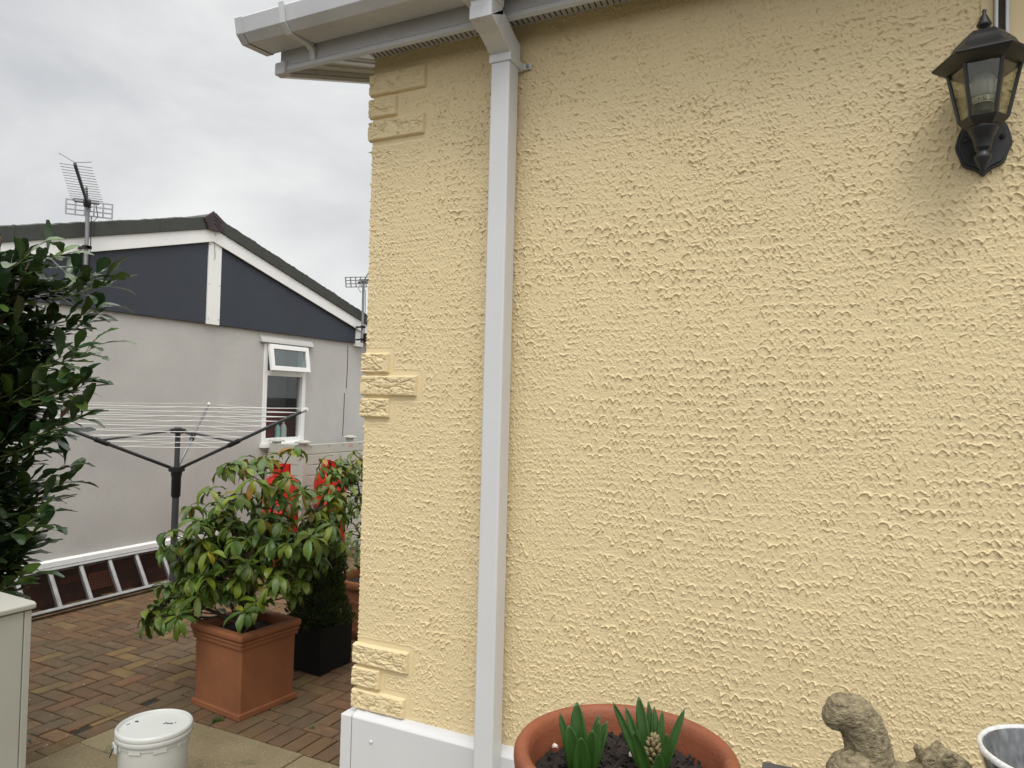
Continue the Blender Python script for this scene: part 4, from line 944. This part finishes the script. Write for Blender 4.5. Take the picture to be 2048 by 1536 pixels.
# scrawl on the lid (ink strokes)
t = MB()
cdir = Vector((rt.x, rt.y, 0)); cfw = Vector((-rt.y, rt.x, 0))
def lp(a, b): return bc+cdir*a+cfw*b+Vector((0, 0, .3495))
for stroke in ([(.028, .018), (.034, .026), (.030, .032), (.036, .034)], [(.040, .020), (.044, .030), (.046, .020), (.052, .028), (.054, .020)], [(.056, .026), (.062, .028), (.058, .020), (.066, .022)], [(.068, .030), (.076, .032)]):
    t.tube([lp(*s_) for s_ in stroke], .0016, 4)
t.build('scrawl', m_ink, li)
t = MB(); t.tube([lp(-.098, .03), lp(-.090, .036), lp(-.086, .030)], .004, 5); t.tube([lp(-.118, .0), lp(-.110, .012)], .002, 4); t.build('dirt_mark', m_dark, li)
hs = bc+Vector((-.06, -.150, 0)).normalized()*0
hd = (cdir*-.80-cfw*.60).normalized(); hp = bc+hd*.141
for k in range(9):
    t = MB(); a = 2*math.pi*k/9+.2; dd = Vector((math.cos(a), math.sin(a), 0)); t.obox(bc+dd*.1385+Vector((0, 0, .3015)), Vector((-dd.y, dd.x, 0)), dd, Vector((0, 0, 1)), .050, .006, .020); t.build('rim_tab', m_bucket, bu, bevel=.002)
t = MB(); sd_ = Vector((0, 0, 1)).cross(hd); t.obox(hp+hd*.006+Vector((0, 0, .297)), sd_, hd, Vector((0, 0, 1)), .055, .012, .030); t.build('handle_lug', m_bucket, bu, bevel=.003)
t = MB(); A = hp+hd*.012+Vector((0, 0, .30)); pts = [A+sd_*.012, A-sd_*.002+Vector((0, 0, -.01))+hd*.002, A-sd_*.035+Vector((0, 0, -.055))+hd*.006]
q_ = 14
for k in range(1, q_+1):
    a = math.pi*k/q_; dd = hd*math.cos(a)*.155+(-sd_)*math.sin(a)*.172 ; pts.append(bc+dd+Vector((0, 0, .30-.075*math.sin(a))))
t.tube(pts[:3]+pts[4:], .0022, 6); t.build('wire_handle', m_cable, bu, smooth=True)

# ================================================================== debris, weeds
t = MB(); rg = random.Random(4)
for k in range(230):
    cx_, cy_, s_ = rg.choice([(-3.6, 1.4, .35), (-2.9, 1.15, .4), (-2.6, .95, .35), (-2.1, .2, .14), (-2.3, .55, .3), (-3.1, .8, .3), (-2.5, 1.6, .5), (-1.0, 1.5, .6)])
    x, y = rg.gauss(cx_, s_), rg.gauss(cy_, s_)
    if x > -.05 or x < -4.0: continue
    r_ = rg.uniform(.0015, .0038)*(2 if rg.random() > .9 else 1); a = rg.uniform(0, 6.28); n_ = 5
    t.add([(x+r_*math.cos(a+i*1.257)*rg.uniform(.6, 1.3), y+r_*math.sin(a+i*1.257)*rg.uniform(.5, 1), .0035) for i in range(n_)]+[(x, y, .006)], [(i, (i+1) % n_, n_) for i in range(n_)])
tag(t.build('debris', m_chip), 'tiny pale chips and petals strewn over the brick paving', 'debris', kind='stuff')
def weed(x, y, lab, n_, sz):
    t = MB()
    for k in range(n_):
        a = random.uniform(0, 6.28); p = Vector((x+random.gauss(0, sz*.4), y+random.gauss(0, sz*.4), .0))
        leaf(t, p, (math.cos(a), math.sin(a), random.uniform(.4, 1.6)), (0, 0, 1), sz*random.uniform(.6, 1.4), sz*.35, 1.2, (1, 1, 1.001), seg=3)
    tag(t.build('weed', m_hyac, smooth=True), lab, 'weed')
weed(-1.53, .80, 'small green weed at the foot of the square terracotta planter', 26, .026)
weed(-1.03, .98, 'tiny weed sprouting between bricks, between planter and white base board', 9, .018)
weed(-2.62, 1.93, 'low weed in the paving near the ladder', 8, .022)
t = MB(); leaf(t, (-2.02, .02, .12), (.75, .45, .05), (0, 0, 1), .11, .035, .9, (1, 1, 1.001)); leaf(t, (-2.02, .02, .12), (.5, .75, .3), (0, 0, 1), .09, .03, .9, (1, 1, 1.001)); leaf(t, (-2.0, -.02, .06), (.6, .5, .3), (0, 0, 1), .06, .02, .9, (1, 1, 1.001))
t.tube([(-2.05, 0, 0), (-2.02, .02, .13)], .003, 5); tag(t.build('laurel_seedling', m_laurel, smooth=True), 'small laurel sprig poking out beside the cabinet side, low down', 'seedling')

# ================================================================== FOREGROUND: stand, pot, hyacinths
HP = Vector((1.237, -.919, 0)); RZ = 1.222
o = st_ = thing('plant_stand', 'dark grey slatted stand below the hyacinth pot', 'plant stand', (HP.x, HP.y, 0))
t = MB(); t.box(HP.x-.17, HP.x+.15, HP.y-.17, HP.y+.17, .868, .898); t.build('stand_top', m_table, o, bevel=.004)
for a in (-1, 1):
    for b in (-1, 1): t = MB(); t.box(HP.x-.01+a*.14-.015, HP.x-.01+a*.14+.015, HP.y+b*.14-.015, HP.y+b*.14+.015, 0, .868); t.build('leg', m_table, o, bevel=.003)
po = po_ = thing('terracotta_pot', 'round thick rimmed terracotta bowl pot with dark compost and hyacinth shoots', 'plant pot', (HP.x, HP.y, .898))
t = MB(); t.lathe([(0, .898), (.115, .898), (.120, .905), (.158, 1.15), (.166, 1.158), (.171, 1.165), (.1765, 1.205), (.1760, 1.213), (.172, 1.2195), (.166, 1.222), (.159, 1.2205), (.1535, 1.215), (.150, 1.200), (.1475, 1.16), (.140, 1.10)], (HP.x, HP.y, 0), 96, cap=False)
t.build('pot_body', m_terra2, po, smooth=True)
# soil
nr, na = 26, 72; V = []; F = []
for i in range(nr+1):
    for k in range(na):
        r_ = .1485*i/nr; a = 2*math.pi*k/na; x, y = HP.x+r_*math.cos(a), HP.y+r_*math.sin(a)
        h = 1.172+.006*float(vn(np.array(x), np.array(y), .05, 81))+.007*float(vn(np.array(x), np.array(y), .016, 82))+.005*float(vn(np.array(x), np.array(y), .007, 83))
        if i == nr: h -= .004
        V.append((x, y, h))
for i in range(nr):
    for k in range(na): F.append((i*na+k, i*na+(k+1) % na, (i+1)*na+(k+1) % na, (i+1)*na+k))
t = MB(); t.add(V, F)
for k in range(260):
    a = random.uniform(0, 6.28); r_ = .14*math.sqrt(random.random()); p = Vector((HP.x+r_*math.cos(a), HP.y+r_*math.sin(a), 1.178)); d = rv().normalized(); s = d.cross(rv()).normalized()
    t.obox(p, d, s, d.cross(s), random.uniform(.006, .020), random.uniform(.003, .007), random.uniform(.002, .005))
t.build('soil', m_soil, po, smooth=False)
m_perl = mat('pale_stone', (.62, .55, .48), .8, .15, 60)
def pebble(x, y, z, r_, lab, nm='pebble'):
    bm = bmesh.new(); bmesh.ops.create_icosphere(bm, subdivisions=2, radius=r_)
    for v in bm.verts: v.co = Vector((v.co.x*1.1, v.co.y*.8, v.co.z*.9))*(1+random.uniform(-.16, .16))
    me = bpy.data.meshes.new(nm); bm.to_mesh(me); bm.free(); me.materials.append(m_perl)
    o = bpy.data.objects.new(nm, me); COL.objects.link(o); o.location = (x, y, z); tag(o, lab, 'pebble')
pebble(1.234, -.860, 1.186, .0075, 'largest pinkish pale pebble on the compost, between the two hyacinths')
pebble(1.230, -.918, 1.182, .0055, 'small white pebble on the compost, nearer the front of the pot')
pebble(1.103, -.884, 1.179, .0050, 'white pebble on the compost against the left inner side of the pot')

cR = Vector((rt.x, rt.y, 0)); cF = Vector((-rt.y, rt.x, 0))
def blade(base, lean, spread, ln, wd, parent, curl=.15):
    """thick upright hyacinth leaf; lean sideways and spread towards/away"""
    t = MB(); d = (Vector((0, 0, 1))+cR*lean+cF*spread).normalized()
    face = (-cF+rv(.15)).normalized(); face = (face-d*face.dot(d)).normalized(); s = d.cross(face); p = Vector(base)
    n_ = 16; V = []; F = []
    for i in range(n_+1):
        f = i/n_; wv = wd*(.62+.55*math.sin(math.pi*min(1, f*1.05))*1.0)*(1 if f < .80 else max(.12, math.sqrt(max(0, 1-((f-.80)/.203)**2))))
        cup = .30*wv; th = .0016*(1-.6*f)
        for (a, n2) in ((-1, cup), (-.5, cup*.28), (0, 0), (.5, cup*.28), (1, cup)):
            V.append(p+s*a*wv/2+face*n2)
        for (a, n2) in ((1, cup), (.5, cup*.28), (0, 0), (-.5, cup*.28), (-1, cup)):
            V.append(p+s*a*wv/2*.97+face*(n2-th))
        d = (d+(cR*lean*.25+cF*spread*.3)*curl-Vector((0, 0, 0))).normalized(); p = p+d*ln/n_
    for i in range(n_):
        for k in range(10): F.append((i*10+k, i*10+(k+1) % 10, (i+1)*10+(k+1) % 10, (i+1)*10+k))
    F += [tuple(range(9, -1, -1)), tuple(n_*10+k for k in range(10))]
    t.add(V, F); return t.build('leaf', m_hyac, parent, smooth=True)
B1 = Vector((1.178, -.949, 1.166))
h1 = thing('hyacinth', 'left hyacinth shoot, a tight clump of broad leaves without a bud, in the terracotta pot', 'hyacinth', tuple(B1), 'hyacinths in the terracotta pot')
for (dx, dy, le, spd, ln, wd) in ((0, .006, -.10, .10, .128, .026), (-.010, 0, -.22, .0, .098, .024), (.010, .002, .22, .05, .104, .020), (-.012, .008, -.34, .12, .112, .014),
                                  (.006, -.006, .10, -.08, .098, .024), (.012, .006, .40, .08, .104, .017), (.008, .010, .28, .16, .108, .015), (-.004, -.008, -.05, -.12, .088, .026)):
    blade(B1+cR*dx*.8+cF*dy, le*.62, spd, ln*.92, wd*.95, h1)
B2 = Vector((1.276, -.890, 1.166))
h2 = thing('hyacinth', 'right hyacinth with spreading leaves round a pinkish green flower bud, in the terracotta pot', 'hyacinth', tuple(B2), 'hyacinths in the terracotta pot')
for (dx, dy, le, spd, ln, wd) in ((-.006, .012, -.16, .14, .142, .020), (-.016, 0, -.56, .10, .150, .013), (-.012, .006, -.40, .12, .132, .014), (.006, .014, .02, .16, .122, .014),
                                  (.012, .012, .12, .14, .118, .012), (.010, -.004, .14, -.06, .094, .014), (.016, .002, .42, .05, .136, .014), (-.010, -.010, -.42, -.10, .108, .018), (0, .016, -.02, .2, .130, .013), (.004, -.010, .02, -.10, .060, .020)):
    blade(B2+cR*dx*.8+cF*dy, le*.60, spd, ln*.86, wd*.92, h2)
t = MB(); bb_ = B2+cR*(-.001)+cF*(-.002)+Vector((0, 0, .022))
t.tube([bb_-Vector((0, 0, .02)), bb_+Vector((0, 0, .05))], .004, 8)
for k in range(46):
    f = k/45; z = f*.050+random.uniform(-.0012, .0012); r_ = .0098*math.sin(math.pi*(.14+.80*f))**.8*random.uniform(.88, 1.08); a = 2.4*k+random.uniform(-.3, .3)
    c_ = bb_+Vector((r_*math.cos(a), r_*math.sin(a), z)); d = Vector((math.cos(a), math.sin(a), random.uniform(.9, 1.6))).normalized()
    t.tube([c_-d*.004, c_-d*.0015, c_+d*.0025, c_+d*.0066], [.0018, .0039, .0035, .0008], 7)
t.build('flower_bud', m_bud, h2, smooth=True)

for o_ in (po_, h1, h2): o_.location.z -= .016
for o_ in list(bpy.data.objects):
    if o_.name.startswith('pebble'): o_.location.z -= .016
st_.location.z -= .016; bpy.context.view_layer.update()
# charcoal table
TZ = 1.130
o = thing('charcoal_table', 'charcoal grey table top corner showing left of the stone squirrel', 'table', (1.8, -.9, 0))
t = MB(); t.add([(1.4185, -.690, z) for z in (TZ-.024, TZ)]+[(2.20, -.640, z) for z in (TZ-.024, TZ)]+[(2.20, -1.12, z) for z in (TZ-.024, TZ)]+[(1.4160, -1.12, z) for z in (TZ-.024, TZ)],
                [(0, 1, 3, 2), (2, 3, 5, 4), (4, 5, 7, 6), (6, 7, 1, 0), (1, 7, 5, 3), (0, 2, 4, 6)])
t.build('table_top', m_table, o, bevel=.003)
for (a, b) in ((1.45, -.72), (2.16, -.70), (2.16, -1.08), (1.45, -1.08)): t = MB(); t.box(a-.018, a+.018, b-.018, b+.018, 0, TZ-.0245); t.build('leg', m_table, o, bevel=.003)

# stone squirrel
def ball(mb, c, r_, n=14, sc=(1, 1, 1)):
    prof = [(max(0, math.sin(math.pi*i/n)), -math.cos(math.pi*i/n)) for i in range(n+1)]; m2 = MB(); m2.lathe([(a*r_, b*r_) for a, b in prof], (0, 0, 0), 20, cap=False)
    mb.add([(v[0]*sc[0]+c[0], v[1]*sc[1]+c[1], v[2]*sc[2]+c[2]) for v in m2.v], m2.f)
def chain(mb, pts, k=10):
    for (a, b) in zip(pts[:-1], pts[1:]):
        for i in range(k+1):
            f = i/k; ball(mb, [a[j]*(1-f)+b[j]*f for j in range(3)], a[3]*(1-f)+b[3]*f, 10)
t = MB()
chain(t, [(1.5878, -.7446, 1.172, .0385), (1.5860, -.7460, 1.195, .0360), (1.5815, -.7495, 1.2220, .0345), (1.5740, -.7540, 1.2480, .0335), (1.5610, -.7610, 1.2660, .0315), (1.5470, -.7680, 1.2720, .0275), (1.5370, -.7730, 1.2640, .0215)])
chain(t, [(1.5640, -.7720, 1.174, .0420), (1.6006, -.7500, 1.166, .0375), (1.6432, -.7300, 1.160, .0320), (1.6640, -.7120, 1.172, .0270), (1.6855, -.6978, 1.190, .0285), (1.6998, -.6960, 1.188, .0250), (1.7154, -.6900, 1.187, .0165)])
chain(t, [(1.6610, -.7180, 1.205, .0090), (1.6535, -.7210, 1.2185, .0068)], 3)
chain(t, [(1.6810, -.6900, 1.214, .0075), (1.6830, -.6880, 1.2200, .0050)], 3)
for (a, b) in ((1.650, -.765), (1.690, -.740)): chain(t, [(a, b, 1.165, .014), (a+.01, b-.01, 1.146, .013), (a+.02, b-.012, 1.1435, .0125)], 4)
chain(t, [(1.600, -.790, 1.160, .024), (1.625, -.790, 1.148, .016)], 4)
# eye rims and nose
def nearer(p, k): return CAM+(Vector(p)-CAM)*k
for (c0, r_) in ((nearer((1.6990, -.6913, 1.1985), .969), .0088), (nearer((1.6700, -.7053, 1.1940), .972), .0080)):
    for k in range(14):
        a = 2*math.pi*k/14; p = Vector(c0)+cR*math.cos(a)*r_+Vector((0, 0, 1))*math.sin(a)*r_-cF*.0005; ball(t, p, .0037, 6)
    ball(t, Vector(c0)-cF*.0005, .0044, 8)
ball(t, (1.7250, -.7020, 1.186), .006, 8)
sq_ = t.build('squirrel_statue', m_stone, None, smooth=True)
tag(sq_, 'weathered mossy stone squirrel figure with curled tail standing on the charcoal table', 'statue')
rm = sq_.modifiers.new('remesh', 'REMESH'); rm.mode = 'VOXEL'; rm.voxel_size = .0013; rm.use_smooth_shade = True
sm = sq_.modifiers.new('smooth', 'SMOOTH'); sm.iterations = 3; sm.factor = .5
tx = bpy.data.textures.new('stone_pits', 'CLOUDS'); tx.noise_scale = .006; tx.noise_depth = 3
dm = sq_.modifiers.new('pits', 'DISPLACE'); dm.texture = tx; dm.strength = .0036; dm.mid_level = .5; dm.texture_coords = 'LOCAL'

# glazed bowl
BW = (1.852, -.700, 0); BZ = 1.131
o = thing('glazed_bowl', 'round black and white streaked glazed bowl at the right edge of the table', 'bowl', (BW[0], BW[1], BZ))
t = MB(); t.lathe([(0, BZ), (.055, BZ), (.058, BZ+.006), (.085, BZ+.030), (.104, BZ+.060), (.113, BZ+.088), (.1165, BZ+.104), (.1150, BZ+.1085), (.1110, BZ+.1085), (.1085, BZ+.104), (.104, BZ+.085), (.090, BZ+.050), (.055, BZ+.018), (0, BZ+.014)], (BW[0], BW[1], 0), 96, cap=False)
t.build('bowl_body', m_bowl, o, smooth=True)
t = MB(); t.lathe([(.1168, BZ+.101), (.1176, BZ+.105), (.1160, BZ+.1095), (.1125, BZ+.1105), (.1098, BZ+.1080), (.1092, BZ+.1035)], (BW[0], BW[1], 0), 96, cap=False); t.build('bowl_rim', m_bulb2, o, smooth=True)
